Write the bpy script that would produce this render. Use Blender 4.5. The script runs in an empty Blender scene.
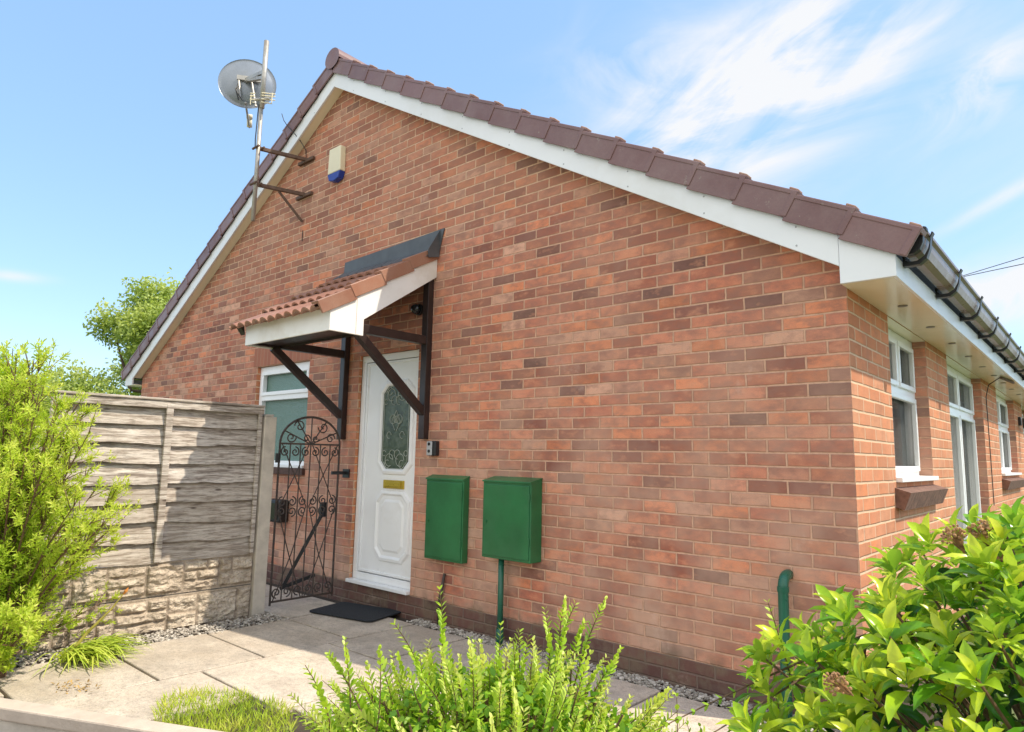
import bpy, bmesh, math, random
import numpy as np
from mathutils import Vector, Matrix, noise
random.seed(11); rng = np.random.default_rng(5)
S = bpy.context.scene; C = S.collection
V = Vector; PI = math.pi

# ---------------------------------------------------------------- helpers
def tag(o, label=None, cat=None, group=None, kind=None):
    if label: o['label'] = label
    if cat: o['category'] = cat
    if group: o['group'] = group
    if kind: o['kind'] = kind
    return o
def empty(name, loc, label=None, cat=None, group=None):
    o = bpy.data.objects.new(name, None); C.objects.link(o); o.location = loc
    o.empty_display_size = .1
    return tag(o, label, cat, group)
def link(name, me, mat, parent=None, smooth=False, bevel=0):
    if mat is not None:
        for m in (mat if isinstance(mat, (list, tuple)) else [mat]): me.materials.append(m)
    o = bpy.data.objects.new(name, me); C.objects.link(o)
    if parent is not None:
        o.parent = parent
        o.matrix_parent_inverse = Matrix.Translation(wloc(parent)).inverted()
    if smooth: me.shade_smooth()
    if bevel:
        b = o.modifiers.new('bevel', 'BEVEL'); b.width = bevel; b.segments = 2
        b.limit_method = 'ANGLE'; b.angle_limit = math.radians(40)
    return o
def wloc(o):
    return o.matrix_parent_inverse @ o.location + wloc(o.parent) if o.parent else V(o.location)
def ob(name, bm, mat, parent=None, smooth=False, bevel=0):
    bmesh.ops.recalc_face_normals(bm, faces=bm.faces)
    me = bpy.data.meshes.new(name); bm.to_mesh(me); bm.free()
    return link(name, me, mat, parent, smooth, bevel)
def B(): return bmesh.new()
def hexa(bm, p):                       # p: 8 points bottom ring then top ring
    v = [bm.verts.new(q) for q in p]
    for f in ((0,1,2,3),(4,7,6,5),(0,4,5,1),(1,5,6,2),(2,6,7,3),(3,7,4,0)):
        bm.faces.new([v[i] for i in f])
def box(bm, x0, x1, y0, y1, z0, z1):
    hexa(bm, [(x0,y0,z0),(x1,y0,z0),(x1,y1,z0),(x0,y1,z0),(x0,y0,z1),(x1,y0,z1),(x1,y1,z1),(x0,y1,z1)])
    return bm
def obox(bm, o, a, b, c):              # corner + three edge vectors
    o, a, b, c = V(o), V(a), V(b), V(c)
    hexa(bm, [o, o+a, o+a+b, o+b, o+c, o+a+c, o+a+b+c, o+b+c]); return bm
def beam(bm, p, q, w, h, up=(0,0,1)):
    p, q = V(p), V(q); d = (q-p); n = d.normalized(); s = n.cross(V(up)).normalized(); u = s.cross(n)
    return obox(bm, p - s*w/2 - u*h/2, d, s*w, u*h)
def prism(bm, pts, vec):               # planar polygon extruded by vec
    a = [bm.verts.new(p) for p in pts]; b = [bm.verts.new(V(p)+V(vec)) for p in pts]
    n = len(pts); bm.faces.new(a); bm.faces.new(b[::-1])
    for i in range(n): bm.faces.new([a[i], a[(i+1)%n], b[(i+1)%n], b[i]])
    return bm
def tube(bm, pts, r, seg=8, cap=True):
    pts = [V(p) for p in pts]; rings = []
    n = len(pts); up = None
    for i, p in enumerate(pts):
        t = (pts[min(i+1, n-1)] - pts[max(i-1, 0)]).normalized()
        if up is None: up = t.cross(V((0,0,1))) if abs(t.z) < .9 else t.cross(V((1,0,0)))
        up = (up - t*up.dot(t)).normalized(); s = t.cross(up)
        rr = r[i] if isinstance(r, (list, tuple)) else r
        rings.append([bm.verts.new(p + (up*math.cos(2*PI*k/seg) + s*math.sin(2*PI*k/seg))*rr) for k in range(seg)])
    for a, b in zip(rings, rings[1:]):
        for k in range(seg): bm.faces.new([a[k], a[(k+1)%seg], b[(k+1)%seg], b[k]])
    if cap: bm.faces.new(rings[0][::-1]); bm.faces.new(rings[-1])
    return bm
def grid_wall(bm, fn, us, vs, holes):  # fn(u,v)->point; skip cells in holes
    us = sorted(set(us)); vs = sorted(set(vs)); vv = {}
    def g(u, v):
        if (u, v) not in vv: vv[(u, v)] = bm.verts.new(fn(u, v))
        return vv[(u, v)]
    for u0, u1 in zip(us, us[1:]):
        for v0, v1 in zip(vs, vs[1:]):
            cu, cv = (u0+u1)/2, (v0+v1)/2
            if any(h[0] < cu < h[1] and h[2] < cv < h[3] for h in holes): continue
            bm.faces.new([g(u0,v0), g(u1,v0), g(u1,v1), g(u0,v1)])
def frame(bm, fn, u0, u1, v0, v1, w, d0, d1):   # rectangular frame from butted bars; fn(u,v,d)
    def bar(a0, a1, b0, b1):
        hexa(bm, [fn(a0,b0,d0),fn(a1,b0,d0),fn(a1,b0,d1),fn(a0,b0,d1),fn(a0,b1,d0),fn(a1,b1,d0),fn(a1,b1,d1),fn(a0,b1,d1)])
    bar(u0, u1, v0, v0+w); bar(u0, u1, v1-w, v1); bar(u0, u0+w, v0+w, v1-w); bar(u1-w, u1, v0+w, v1-w)

# ---------------------------------------------------------------- node helpers
class N:
    def __init__(s, name):
        s.m = bpy.data.materials.new(name); s.m.use_nodes = True; s.t = s.m.node_tree
        s.b = s.t.nodes['Principled BSDF']; s.out = s.t.nodes['Material Output']
    def n(s, typ, **k):
        x = s.t.nodes.new('ShaderNode'+typ)
        for a, b in k.items(): setattr(x, a, b)
        return x
    def l(s, a, b): s.t.links.new(a, b)
    def val(s, sock, v):
        if hasattr(v, 'type') and hasattr(v, 'is_output'): s.l(v, sock)
        else: sock.default_value = v
    def math(s, op, a, b=0.0, c=None, clamp=False):
        x = s.n('Math', operation=op, use_clamp=clamp); s.val(x.inputs[0], a); s.val(x.inputs[1], b)
        if c is not None: s.val(x.inputs[2], c)
        return x.outputs[0]
    def mix(s, f, a, b, mode='MIX'):
        x = s.n('Mix', data_type='RGBA', blend_type=mode); s.val(x.inputs['Factor'], f)
        s.val(x.inputs[6], a); s.val(x.inputs[7], b); return x.outputs[2]
    def ramp(s, f, pts, interp='LINEAR'):
        x = s.n('ValToRGB'); r = x.color_ramp; r.interpolation = interp
        while len(r.elements) < len(pts): r.elements.new(.5)
        for e, (p, c) in zip(r.elements, pts):
            e.position = p; e.color = (c, c, c, 1) if isinstance(c, (int, float)) else (*c, 1)
        s.l(f, x.inputs[0]); return x.outputs[0]
    def noise(s, scale, detail=4, rough=.55, vec=None, dist=0):
        x = s.n('TexNoise'); x.inputs['Scale'].default_value = scale; x.inputs['Detail'].default_value = detail
        x.inputs['Roughness'].default_value = rough; x.inputs['Distortion'].default_value = dist
        s.l(vec if vec is not None else s.pos(), x.inputs['Vector']); return x.outputs[0]
    def pos(s):
        if not hasattr(s, '_p'): s._p = s.n('TexCoord').outputs['Object']
        return s._p
    def xyz(s, v=None):
        x = s.n('SeparateXYZ'); s.l(v if v is not None else s.pos(), x.inputs[0]); return x.outputs
    def comb(s, a, b, c=0.0):
        x = s.n('CombineXYZ'); s.val(x.inputs[0], a); s.val(x.inputs[1], b); s.val(x.inputs[2], c); return x.outputs[0]
    def scalev(s, k, v=None):
        x = s.n('Mapping'); s.l(v if v is not None else s.pos(), x.inputs['Vector']); x.inputs['Scale'].default_value = k; return x.outputs[0]
    def bump(s, h, strength=.5, dist=.01):
        x = s.n('Bump'); x.inputs['Strength'].default_value = strength; x.inputs['Distance'].default_value = dist
        s.l(h, x.inputs['Height']); s.l(x.outputs[0], s.b.inputs['Normal'])
    def col(s, c): s.val(s.b.inputs['Base Color'], c)
    def rough(s, r): s.val(s.b.inputs['Roughness'], r)
def rgb(*c): return (*c, 1)

def simple(name, c, rough=.5, var=.15, scale=8, metal=0, bump=0, dirt=None, bscale=60):
    n = N(name); f = n.noise(scale, 5)
    lo = rgb(*[x*(1-var) for x in c]); hi = rgb(*[min(1, x*(1+var)) for x in c])
    base = n.mix(n.ramp(f, [(.3, 0), (.7, 1)]), lo, hi)
    if dirt:
        base = n.mix(n.ramp(n.noise(scale*.37, 6, .7), [(.5, 0), (.75, .55)]), base, rgb(*dirt))
    n.col(base); n.rough(n.math('MULTIPLY_ADD', n.noise(scale*3, 3), .2, rough-.1)); n.b.inputs['Metallic'].default_value = metal
    if bump: n.bump(n.noise(bscale, 5), bump, .004)
    return n.m

def brick_mat():
    n = N('brickwork'); x, y, z = n.xyz()
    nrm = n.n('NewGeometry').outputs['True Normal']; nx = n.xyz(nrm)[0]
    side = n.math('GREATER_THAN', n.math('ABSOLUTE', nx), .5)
    wob = n.noise(1.3, 2); 
    u = n.math('ADD', n.math('MULTIPLY', n.math('SUBTRACT', 1.0, side), x), n.math('MULTIPLY', side, n.math('ADD', y, .1125)))
    u = n.math('ADD', u, n.math('MULTIPLY_ADD', n.noise(9, 2), .010, -.005))
    zz = n.math('ADD', n.math('SUBTRACT', z, .16), n.math('MULTIPLY_ADD', n.noise(5, 2), .008, -.004))
    r = n.math('DIVIDE', zz, .075); row = n.math('FLOOR', r)
    par = n.math('FLOORED_MODULO', row, 2.0)
    ujit = n.n('TexWhiteNoise', noise_dimensions='1D'); n.l(row, ujit.inputs['W'])
    uu = n.math('ADD', n.math('DIVIDE', u, .225), n.math('MULTIPLY', par, .5))
    uu = n.math('ADD', uu, n.math('MULTIPLY_ADD', ujit.outputs['Value'], .07, -.035))
    uid = n.math('FLOOR', uu)
    def rnd(seed):
        w = n.n('TexWhiteNoise', noise_dimensions='3D'); n.l(n.comb(uid, row, n.math('ADD', n.math('MULTIPLY', side, 31.0), seed)), w.inputs['Vector'])
        return w.outputs['Value']
    fu = n.math('SUBTRACT', uu, uid); fv = n.math('SUBTRACT', r, row)
    du = n.math('MULTIPLY', n.math('MINIMUM', fu, n.math('SUBTRACT', 1.0, fu)), .225)
    dv = n.math('MULTIPLY', n.math('MINIMUM', fv, n.math('SUBTRACT', 1.0, fv)), .075)
    d = n.math('MINIMUM', du, dv)
    d = n.math('ADD', d, n.math('MULTIPLY_ADD', n.noise(70, 3), .003, -.0015))
    mask = n.ramp(d, [(.0038, 0), (.0068, 1)])          # 1 = brick
    base = n.ramp(rnd(1.0), [(0, (.15,.070,.062)), (.035, (.19,.085,.072)), (.06, (.30,.105,.078)), (.15, (.40,.135,.088)),
        (.30, (.50,.165,.105)), (.48, (.58,.205,.125)), (.62, (.62,.25,.165)), (.76, (.72,.235,.11)), (.86, (.48,.21,.145)), (.93, (.56,.30,.22)), (1.0, (.68,.37,.27))])
    lv_ = n.math('MULTIPLY_ADD', rnd(13.0), .50, .68)
    hsv = n.n('HueSaturation'); n.l(base, hsv.inputs['Color']); n.l(lv_, hsv.inputs['Value']); base = n.mix(1.0, hsv.outputs[0], rgb(1.04, 1.04, .97), 'MULTIPLY')
    # smudges inside each brick
    sm = n.noise(1.0, 3, .6, n.comb(n.math('MULTIPLY', u, 9.0), n.math('MULTIPLY', z, 16.0), n.math('MULTIPLY', rnd(4.0), 50.0)))
    base = n.mix(n.ramp(sm, [(.46, 0), (.66, .62)]), base, rgb(.27, .125, .095))
    base = n.mix(n.ramp(sm, [(.28, .5), (.45, 0)]), base, rgb(.78, .34, .19))
    base = n.mix(n.ramp(n.noise(160, 3, .7), [(.35, .25), (.6, 0)]), base, rgb(.2, .11, .085))
    # large weathering: pale bloom low and to the right, browner up high
    big = n.noise(.55, 4, .6)
    base = n.mix(n.ramp(big, [(.45, 0), (.75, .30)]), base, rgb(.66, .37, .255))
    high = n.ramp(n.math('MULTIPLY', z, .1), [(.312, 0), (.326, 1)])
    base = n.mix(n.math('MULTIPLY', high, .30), base, rgb(.36, .17, .10))
    low = n.ramp(n.math('MULTIPLY', z, .1), [(.05, .75), (.22, .12)])
    base = n.mix(n.math('MULTIPLY', low, n.ramp(n.noise(2.2, 4), [(.35, 0), (.65, 1)])), base, rgb(.62, .41, .30))
    mort = n.mix(high, rgb(.68, .41, .275), rgb(.76, .50, .33))
    mort = n.mix(n.ramp(n.noise(25, 4), [(.4, 0), (.7, .6)]), mort, rgb(.46, .25, .17))
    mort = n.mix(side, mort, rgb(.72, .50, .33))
    base = n.mix(n.math('MULTIPLY', side, .5), base, rgb(.68, .25, .09))  # sunlit orange of the side wall is mixed into its brick colour
    c = n.mix(mask, mort, base)
    # dark engineering-brick plinth
    pl = n.math('LESS_THAN', n.math('SUBTRACT', z, .160), 0.0)
    pb = n.mix(rnd(7.0), rgb(.085, .042, .038), rgb(.19, .09, .07))
    pb = n.mix(n.ramp(n.noise(12, 5), [(.5, 0), (.8, .5)]), pb, rgb(.2, .15, .12))
    c = n.mix(pl, c, n.mix(mask, rgb(.22, .15, .12), pb))
    # rising-damp stains right above the plinth
    st = n.math('MULTIPLY', n.ramp(n.math('MULTIPLY', z, .5), [(.08, .8), (.12, 0)]), n.ramp(n.noise(7, 5, .7), [(.45, 0), (.6, .8)]))
    c = n.mix(st, c, rgb(.20, .15, .10))
    streak = n.noise(1.0, 5, .7, n.comb(n.math('MULTIPLY', u, 5.0), n.math('MULTIPLY', z, .7)))
    c = n.mix(n.ramp(streak, [(.52, 0), (.72, .28)]), c, rgb(.30, .17, .13))
    eff = n.noise(2.4, 6, .75)
    c = n.mix(n.ramp(eff, [(.60, 0), (.74, .35)]), c, rgb(.74, .55, .45))
    n.col(c); n.rough(.9)
    h = n.math('ADD', n.math('MULTIPLY', mask, 1.0), n.math('MULTIPLY', n.noise(120, 4, .7), .35))
    h = n.math('ADD', h, n.math('MULTIPLY', rnd(9.0), .25))
    n.bump(h, .8, .008)
    return n.m

def tile_mat(name, a, b, dirt):
    n = N(name)
    oi = n.n('ObjectInfo').outputs['Random']
    base = n.mix(oi, rgb(*a), rgb(*b))
    base = n.mix(n.ramp(n.noise(3.5, 6, .65), [(.42, 0), (.72, .55)]), base, rgb(*dirt))
    base = n.mix(n.ramp(n.noise(90, 4, .7), [(.4, .15), (.6, 0)]), base, rgb(*[k*.55 for k in a]))
    base = n.mix(n.ramp(n.noise(17, 5, .8), [(.63, 0), (.70, .55)]), base, rgb(.42, .40, .32))
    n.col(base); n.rough(n.ramp(n.noise(6, 4), [(.3, .30), (.7, .55)])); n.bump(n.noise(110, 5, .7), .2, .003)
    return n.m

def wood_mat():
    n = N('weathered_timber'); 
    v = n.scalev((3, 2.2, 26)); g = n.noise(1.6, 6, .65, v, .6)
    rnd = n.n('ObjectInfo').outputs['Random']
    base = n.ramp(g, [(.25, (.10,.075,.06)), (.42, (.34,.28,.235)), (.52, (.64,.57,.50)), (.72, (.82,.76,.69))])
    base = n.mix(n.math('MULTIPLY', rnd, .5), base, rgb(.40, .33, .25))
    fine = n.noise(1.0, 5, .7, n.scalev((20, 9, 240)))
    base = n.mix(n.ramp(fine, [(.38, .75), (.50, 0)]), base, rgb(.12, .09, .07))
    base = n.mix(n.ramp(n.noise(2.5, 6, .75), [(.48, 0), (.70, .38)]), base, rgb(.26, .22, .18))
    vor = n.n('TexVoronoi'); vor.inputs['Scale'].default_value = 1.0
    n.l(n.scalev((4, 3.1, 9)), vor.inputs['Vector'])
    base = n.mix(n.ramp(vor.outputs['Distance'], [(.05, .85), (.11, 0)]), base, rgb(.07, .045, .03))
    ea = n.n('Attribute', attribute_name='edge').outputs['Fac']
    ed = n.math('ADD', ea, n.math('MULTIPLY_ADD', n.noise(9, 4), .8, -.4))
    base = n.mix(n.ramp(ed, [(.30, 0), (.95, .85)]), base, rgb(.12, .085, .06))
    n.col(base); n.rough(.85); n.bump(n.math('ADD', n.math('MULTIPLY', g, .6), n.math('MULTIPLY', fine, .5)), .6, .006)
    return n.m

def slab_mat():
    n = N('paving_concrete'); a = n.n('Attribute', attribute_name='tint').outputs['Fac']
    base = n.ramp(a, [(0, (.50,.42,.33)), (.5, (.62,.525,.42)), (1, (.72,.62,.50))])
    base = n.mix(n.ramp(n.noise(2.6, 7, .7), [(.42, 0), (.62, .6)]), base, rgb(.76, .67, .56))
    base = n.mix(n.ramp(n.noise(5, 6, .7, n.scalev((1.0, 1.2, 1))), [(.46, 0), (.66, .7)]), base, rgb(.40, .345, .285))
    base = n.mix(n.ramp(n.noise(34, 4, .8), [(.36, .35), (.5, 0)]), base, rgb(.16, .13, .10))
    base = n.mix(n.ramp(n.noise(140, 3, .7), [(.38, .4), (.5, 0)]), base, rgb(.16, .14, .12))
    n.col(base); n.rough(.88); n.bump(n.math('ADD', n.noise(140, 4, .7), n.noise(22, 4)), .35, .004)
    return n.m

def leaf_mat(name, pts, rough=.45, trans=.35, spec=.5, under=None):
    n = N(name); a = n.n('Attribute', attribute_name='tint').outputs['Fac']
    c = n.ramp(a, pts)
    c = n.mix(n.ramp(n.noise(60, 3), [(.4, 0), (.7, .35)]), c, n.mix(.5, c, rgb(.01, .03, .005)))
    c = n.mix(n.ramp(n.noise(28, 4, .8), [(.66, 0), (.72, .6)]), c, rgb(.30, .20, .05))
    if under:
        bf = n.n('NewGeometry').outputs['Backfacing']; c = n.mix(n.math('MULTIPLY', bf, .6), c, rgb(*under))
    n.col(c); n.rough(rough); n.b.inputs['Specular IOR Level'].default_value = spec
    tr = n.n('BsdfTranslucent')
    n.l(n.mix(.5, c, n.mix(1.0, c, rgb(1.0, .9, .25), 'MULTIPLY')), tr.inputs[0])
    ms = n.n('MixShader'); ms.inputs[0].default_value = trans
    n.l(n.b.outputs[0], ms.inputs[1]); n.l(tr.outputs[0], ms.inputs[2]); n.l(ms.outputs[0], n.out.inputs[0])
    return n.m

M = {}
M['brick'] = brick_mat()
M['soldier'] = None
M['upvc'] = simple('white_plastic', (.91,.92,.93), .32, .03, 3, dirt=(.66,.63,.56))
M['board'] = simple('white_board', (.84,.86,.88), .34, .04, 1.6, dirt=(.60,.58,.50))
M['canboard'] = simple('aged_white_board', (.88,.87,.84), .5, .05, 3, dirt=(.50,.42,.28))
M['soffit'] = simple('soffit_board', (.90,.83,.62), .16, .02, 1.2)
M['tile'] = tile_mat('brown_concrete_tile', (.19,.102,.100), (.25,.138,.132), (.30,.21,.195))
M['roofnib'] = simple('mortar_bedding', (.42,.27,.20), .9, .2, 20, bump=.4)
M['terra'] = tile_mat('faded_terracotta_tile', (.27,.12,.075), (.38,.18,.115), (.42,.27,.20))
M['lead'] = simple('lead_sheet', (.085,.095,.105), .5, .2, 6, bump=.3, bscale=14)
M['darkwood'] = simple('dark_stained_timber', (.032,.020,.018), .38, .3, 10, bump=.3)
M['gutter'] = simple('brown_gutter_plastic', (.17,.115,.085), .3, .1, 5)
M['black'] = simple('black_plastic', (.018,.019,.021), .4, .1, 8)
M['iron'] = simple('rusty_painted_iron', (.060,.045,.038), .6, .3, 30, bump=.3, dirt=(.12,.06,.035))
M['rust'] = simple('rusted_steel', (.13,.075,.05), .75, .3, 30, bump=.3, dirt=(.22,.17,.14))
M['galv'] = simple('galvanised_steel', (.46,.44,.40), .45, .15, 14, metal=.5, dirt=(.24,.15,.09))
M['dish'] = simple('grey_painted_dish', (.27,.30,.34), .32, .10, 5, metal=.35, dirt=(.25,.25,.25))
M['green'] = simple('green_painted_metal', (.020,.150,.052), .36, .25, 3, bump=.25, bscale=12, dirt=(.05,.17,.08))
M['greenpipe'] = simple('green_pipe', (.018,.12,.072), .30, .12, 9)
M['gold'] = simple('polished_brass', (.62,.42,.06), .3, .1, 10, metal=.8)
M['cream'] = simple('cream_plastic', (.80,.73,.52), .4, .05, 5)
M['blue'] = simple('blue_plastic', (.015,.05,.33), .35, .1, 5)
M['grey'] = simple('grey_plastic', (.42,.43,.44), .4, .05, 5)
M['concrete'] = simple('cast_concrete', (.56,.50,.42), .9, .14, 9, bump=.5, bscale=90, dirt=(.25,.22,.17))
M['kerb'] = simple('pale_coping_concrete', (.54,.45,.36), .9, .14, 7, bump=.8, bscale=50, dirt=(.44,.34,.25))
M['mat'] = simple('rubber_mat', (.022,.026,.032), .85, .3, 60, bump=.8, bscale=400)
M['wood'] = wood_mat()
M['slab'] = slab_mat()
M['soil'] = simple('bare_soil', (.065,.048,.034), .95, .3, 6, bump=.8, bscale=40)
M['lawn'] = simple('rough_grass_ground', (.10,.13,.045), .95, .3, 3, bump=.8, bscale=50)
M['footpath'] = simple('worn_concrete_footpath', (.58,.50,.40), .9, .12, 5, bump=.3)
M['road'] = simple('asphalt', (.06,.06,.06), .9, .15, 20, bump=.5, bscale=90)
M['wire'] = simple('black_cable', (.03,.03,.03), .5, .05, 5)
M['stem'] = simple('woody_stem', (.15,.085,.045), .8, .3, 40, bump=.4)
M['redstem'] = simple('reddish_twig', (.15,.085,.045), .7, .3, 40)
M['bark'] = simple('grey_brown_bark', (.12,.085,.06), .9, .3, 10, bump=.8, bscale=25)
M['curtain'] = simple('pale_curtain', (.88,.86,.82), .85, .05, 4)
M['interior'] = simple('dim_room_wall', (.45,.42,.38), .9, .1, 2)
M['flower'] = simple('dried_flower_brown', (.40,.22,.10), .9, .6, 90)
M['daytip'] = simple('withered_orange_bud', (.6,.22,.04), .7, .2, 30)
M['lens'] = simple('dark_lens', (.02,.02,.022), .1, .05, 5)
# rock faced concrete
def rock():
    n = N('rock_faced_concrete')
    a = n.n('Attribute', attribute_name='tint').outputs['Fac']
    c = n.ramp(a, [(0, (.28,.22,.16)), (.35, (.48,.39,.30)), (.75, (.60,.50,.39)), (1, (.68,.58,.46))])
    c = n.mix(n.ramp(n.noise(9, 6, .7), [(.45, 0), (.7, .55)]), c, rgb(.22, .175, .12))
    c = n.mix(n.ramp(n.noise(60, 4, .8), [(.38, .5), (.5, 0)]), c, rgb(.14, .11, .08))
    n.col(c); n.rough(.92); n.bump(n.noise(45, 6, .75), .7, .012); return n.m
M['rock'] = rock()
def gravelm():
    n = N('pea_gravel'); a = n.n('Attribute', attribute_name='tint').outputs['Fac']
    n.col(n.ramp(a, [(0, (.24,.21,.18)), (.5, (.45,.40,.34)), (1, (.66,.61,.54))])); n.rough(.85); return n.m
M['gravel'] = gravelm()
def glass(name, tint, rough=.04, obscure=0, tr=.25):
    n = N(name); n.col(rgb(*tint)); n.rough(rough)
    n.b.inputs['Specular IOR Level'].default_value = .9
    if obscure: n.bump(n.noise(55, 3, .6, None, 1.0), obscure, .01)
    t = n.n('BsdfTransparent'); ms = n.n('MixShader'); ms.inputs[0].default_value = tr
    n.l(n.b.outputs[0], ms.inputs[1]); n.l(t.outputs[0], ms.inputs[2]); n.l(ms.outputs[0], n.out.inputs[0])
    return n.m
M['glass'] = glass('window_glass', (.20,.22,.22), .02, 0, .75)
M['obscure'] = glass('obscure_green_glass', (.13,.23,.19), .22, .8, .0)
def doorglass():
    n = N('leaded_door_glass'); f = n.noise(14, 5, .6, None, .8)
    n.col(n.ramp(f, [(.35, (.035,.055,.035)), (.5, (.07,.10,.06)), (.7, (.13,.16,.12))])); n.rough(.16)
    n.bump(n.noise(60, 3), .5, .008); return n.m
M['doorglass'] = doorglass()
M['etch'] = simple('etched_pattern', (.42,.46,.40), .5, .1, 30)
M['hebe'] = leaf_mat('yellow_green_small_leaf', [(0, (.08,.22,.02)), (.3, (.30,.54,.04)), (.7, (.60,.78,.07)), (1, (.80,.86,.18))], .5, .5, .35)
M['privet'] = leaf_mat('privet_leaf', [(0, (.06,.20,.015)), (.35, (.28,.54,.035)), (.7, (.58,.78,.07)), (1, (.82,.88,.24))], .42, .45, .45)
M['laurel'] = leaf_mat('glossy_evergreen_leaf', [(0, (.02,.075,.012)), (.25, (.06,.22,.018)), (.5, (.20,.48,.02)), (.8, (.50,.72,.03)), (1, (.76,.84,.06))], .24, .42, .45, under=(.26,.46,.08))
M['tree'] = leaf_mat('tree_leaf', [(0, (.14,.26,.06)), (.5, (.48,.60,.15)), (1, (.80,.84,.34))], .6, .5, .3)
M['grass'] = leaf_mat('grass_blade', [(0, (.26,.42,.03)), (.5, (.60,.74,.07)), (1, (.80,.70,.22))], .5, .35, .3)
M['daylily'] = leaf_mat('strap_leaf', [(0, (.26,.42,.04)), (.5, (.50,.66,.07)), (1, (.72,.76,.14))], .4, .35, .4)

# soldier course brick
def soldier():
    n = N('soldier_course'); x, y, z = n.xyz()
    u = n.math('DIVIDE', x, .075); uid = n.math('FLOOR', u); fu = n.math('SUBTRACT', u, uid)
    w = n.n('TexWhiteNoise', noise_dimensions='1D'); n.l(uid, w.inputs['W'])
    d = n.math('MULTIPLY', n.math('MINIMUM', fu, n.math('SUBTRACT', 1.0, fu)), .075)
    mask = n.ramp(d, [(.003, 0), (.006, 1)])
    c = n.mix(w.outputs['Value'], rgb(.33, .125, .08), rgb(.42, .17, .10))
    n.col(n.mix(mask, rgb(.40, .22, .15), c)); n.rough(.9); n.bump(mask, .5, .005); return n.m
M['soldier'] = soldier()

# ---------------------------------------------------------------- ground
gr = B(); bmesh.ops.create_grid(gr, x_segments=1, y_segments=1, size=400)
for v in gr.verts: v.co.z = -.045
tag(ob('ground', gr, M['lawn']), kind='structure')
sub = B(); box(sub, -12, 2.4, -3.0, -.001, -.2, -.03)
# garden wall (kerb) direction
KD = V((1.04, .50, 0)).normalized(); KN = V((-KD.y, KD.x, 0))     # KN points to the garden side
tag(ob('garden_soil', box(B(), -9.0, 3.2, -4.2, 0.9, -.2, -.03), M['soil']), kind='structure')
bm = B(); box(bm, -9.0, 3.2, -9, -4.2, -.2, -.034); tag(ob('pavement', bm, M['footpath']), kind='structure')

# paving: separate slabs in one mesh with a tint per slab
me_v, me_f, tint = [], [], []
def slab_sheet(name, rects, z, mat, ang=0, org=(0,0)):
    bm = B(); lay = bm.verts.layers.float.new('tint')
    for (x0, x1, y0, y1) in rects:
        t = random.random(); g = .005
        dz = [random.uniform(-.003, .003) for _ in range(4)]
        g = .009; x0 += g; x1 -= g; y0 += g; y1 -= g; b = .004
        vs = []
        for (rx0, rx1, ry0, ry1, zz) in ((x0, x1, y0, y1, z-.05), (x0, x1, y0, y1, z-b), (x0+b, x1-b, y0+b, y1-b, z)):
            vs.append([bm.verts.new((px, py, zz + (dz[k] if zz > z-.04 else 0))) for k, (px, py) in enumerate(((rx0,ry0),(rx1,ry0),(rx1,ry1),(rx0,ry1)))])
        for a, c in zip(vs, vs[1:]):
            for k in range(4): bm.faces.new([a[k], a[(k+1)%4], c[(k+1)%4], c[k]])
        bm.faces.new(vs[2])
        for ring in vs:
            for v in ring: v[lay] = t
    return ob(name, bm, mat)
rects = [(-4.03, -3.52, -3.08, -2.70), (-4.9, -4.36, -1.4, -.75)]
def runx(x0, x1, ys):
    for a, b in zip(ys, ys[1:]): rects.append((x0, x1, a, b))
runx(-4.03, -3.20, [-2.70, -2.05, -1.40, -.75, -.14])
runx(-3.20, -2.30, [-1.81, -.92]); rects.append((-3.20, -2.62, -2.62, -1.81))
for a, b in ((-2.30,-1.42), (-1.42,-.55), (-.55,.35), (.35, 1.2)):
    rects.append((a, b, -1.75, -.92))
for a, b in ((-3.20,-2.62),(-2.62,-1.84),(-1.84,-1.04),(-1.04,-.28),(-.28,.6),(.6,1.3)):
    rects.append((a, b, -.92, -.14))
for a, b in ((-6.6,-5.75),(-5.75,-4.9),(-4.9,-4.03)):
    rects.append((a, b, -.75, -.14)); 
rects.append((-4.9, -4.03-.0, -1.4, -.75)) if False else None
tag(slab_sheet('paving', rects, 0.0, M['slab']), kind='structure')
tag(slab_sheet('rear_paving', [(-6.6,-5.75,-1.6,-.75),(-5.75,-4.9,-1.6,-.75)], 0.0, M['slab']), kind='structure')

def pebbles(name, regions, label):
    bm = B(); lay = bm.verts.layers.float.new('tint')
    base = B(); bmesh.ops.create_icosphere(base, subdivisions=1, radius=1); base.verts.ensure_lookup_table()
    bv = [v.co.copy() for v in base.verts]; bf = [[v.index for v in f.verts] for f in base.faces]; base.free()
    for (x0, x1, y0, y1, n_, dens) in regions:
        for _ in range(n_):
            s = random.uniform(.005, .013); c = V((random.uniform(x0, x1), random.uniform(y0, y1), random.uniform(-.02, .004)))
            if random.random() > dens(c): continue
            sx, sy, sz = s*random.uniform(.8,1.5), s*random.uniform(.8,1.4), s*random.uniform(.5,.9); a = random.uniform(0, 6.3); t = random.random()
            vs = []
            for v in bv:
                k = 1 + random.uniform(-.12, .12)
                q = V((v.x*sx*k, v.y*sy*k, v.z*sz*k)); q = V((q.x*math.cos(a)-q.y*math.sin(a), q.x*math.sin(a)+q.y*math.cos(a), q.z))
                w = bm.verts.new(c+q); w[lay] = t; vs.append(w)
            for f in bf: bm.faces.new([vs[i] for i in f])
    o = ob(name, bm, M['gravel']); tag(o, label, 'gravel', kind='stuff'); return o
pebbles('gravel', [(-3.3, 1.2, -.135, -.008, 5200, lambda c: 1 if c.y > -.095 + .035*noise.noise(c*5) else .3), (-4.30, -3.98, -3.0, -.74, 3300, lambda c: 1 if c.x < -4.12 + .1*noise.noise(c*6) else .35)],
        'loose pale pea gravel filling the strip along the foot of the walls')

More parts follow.
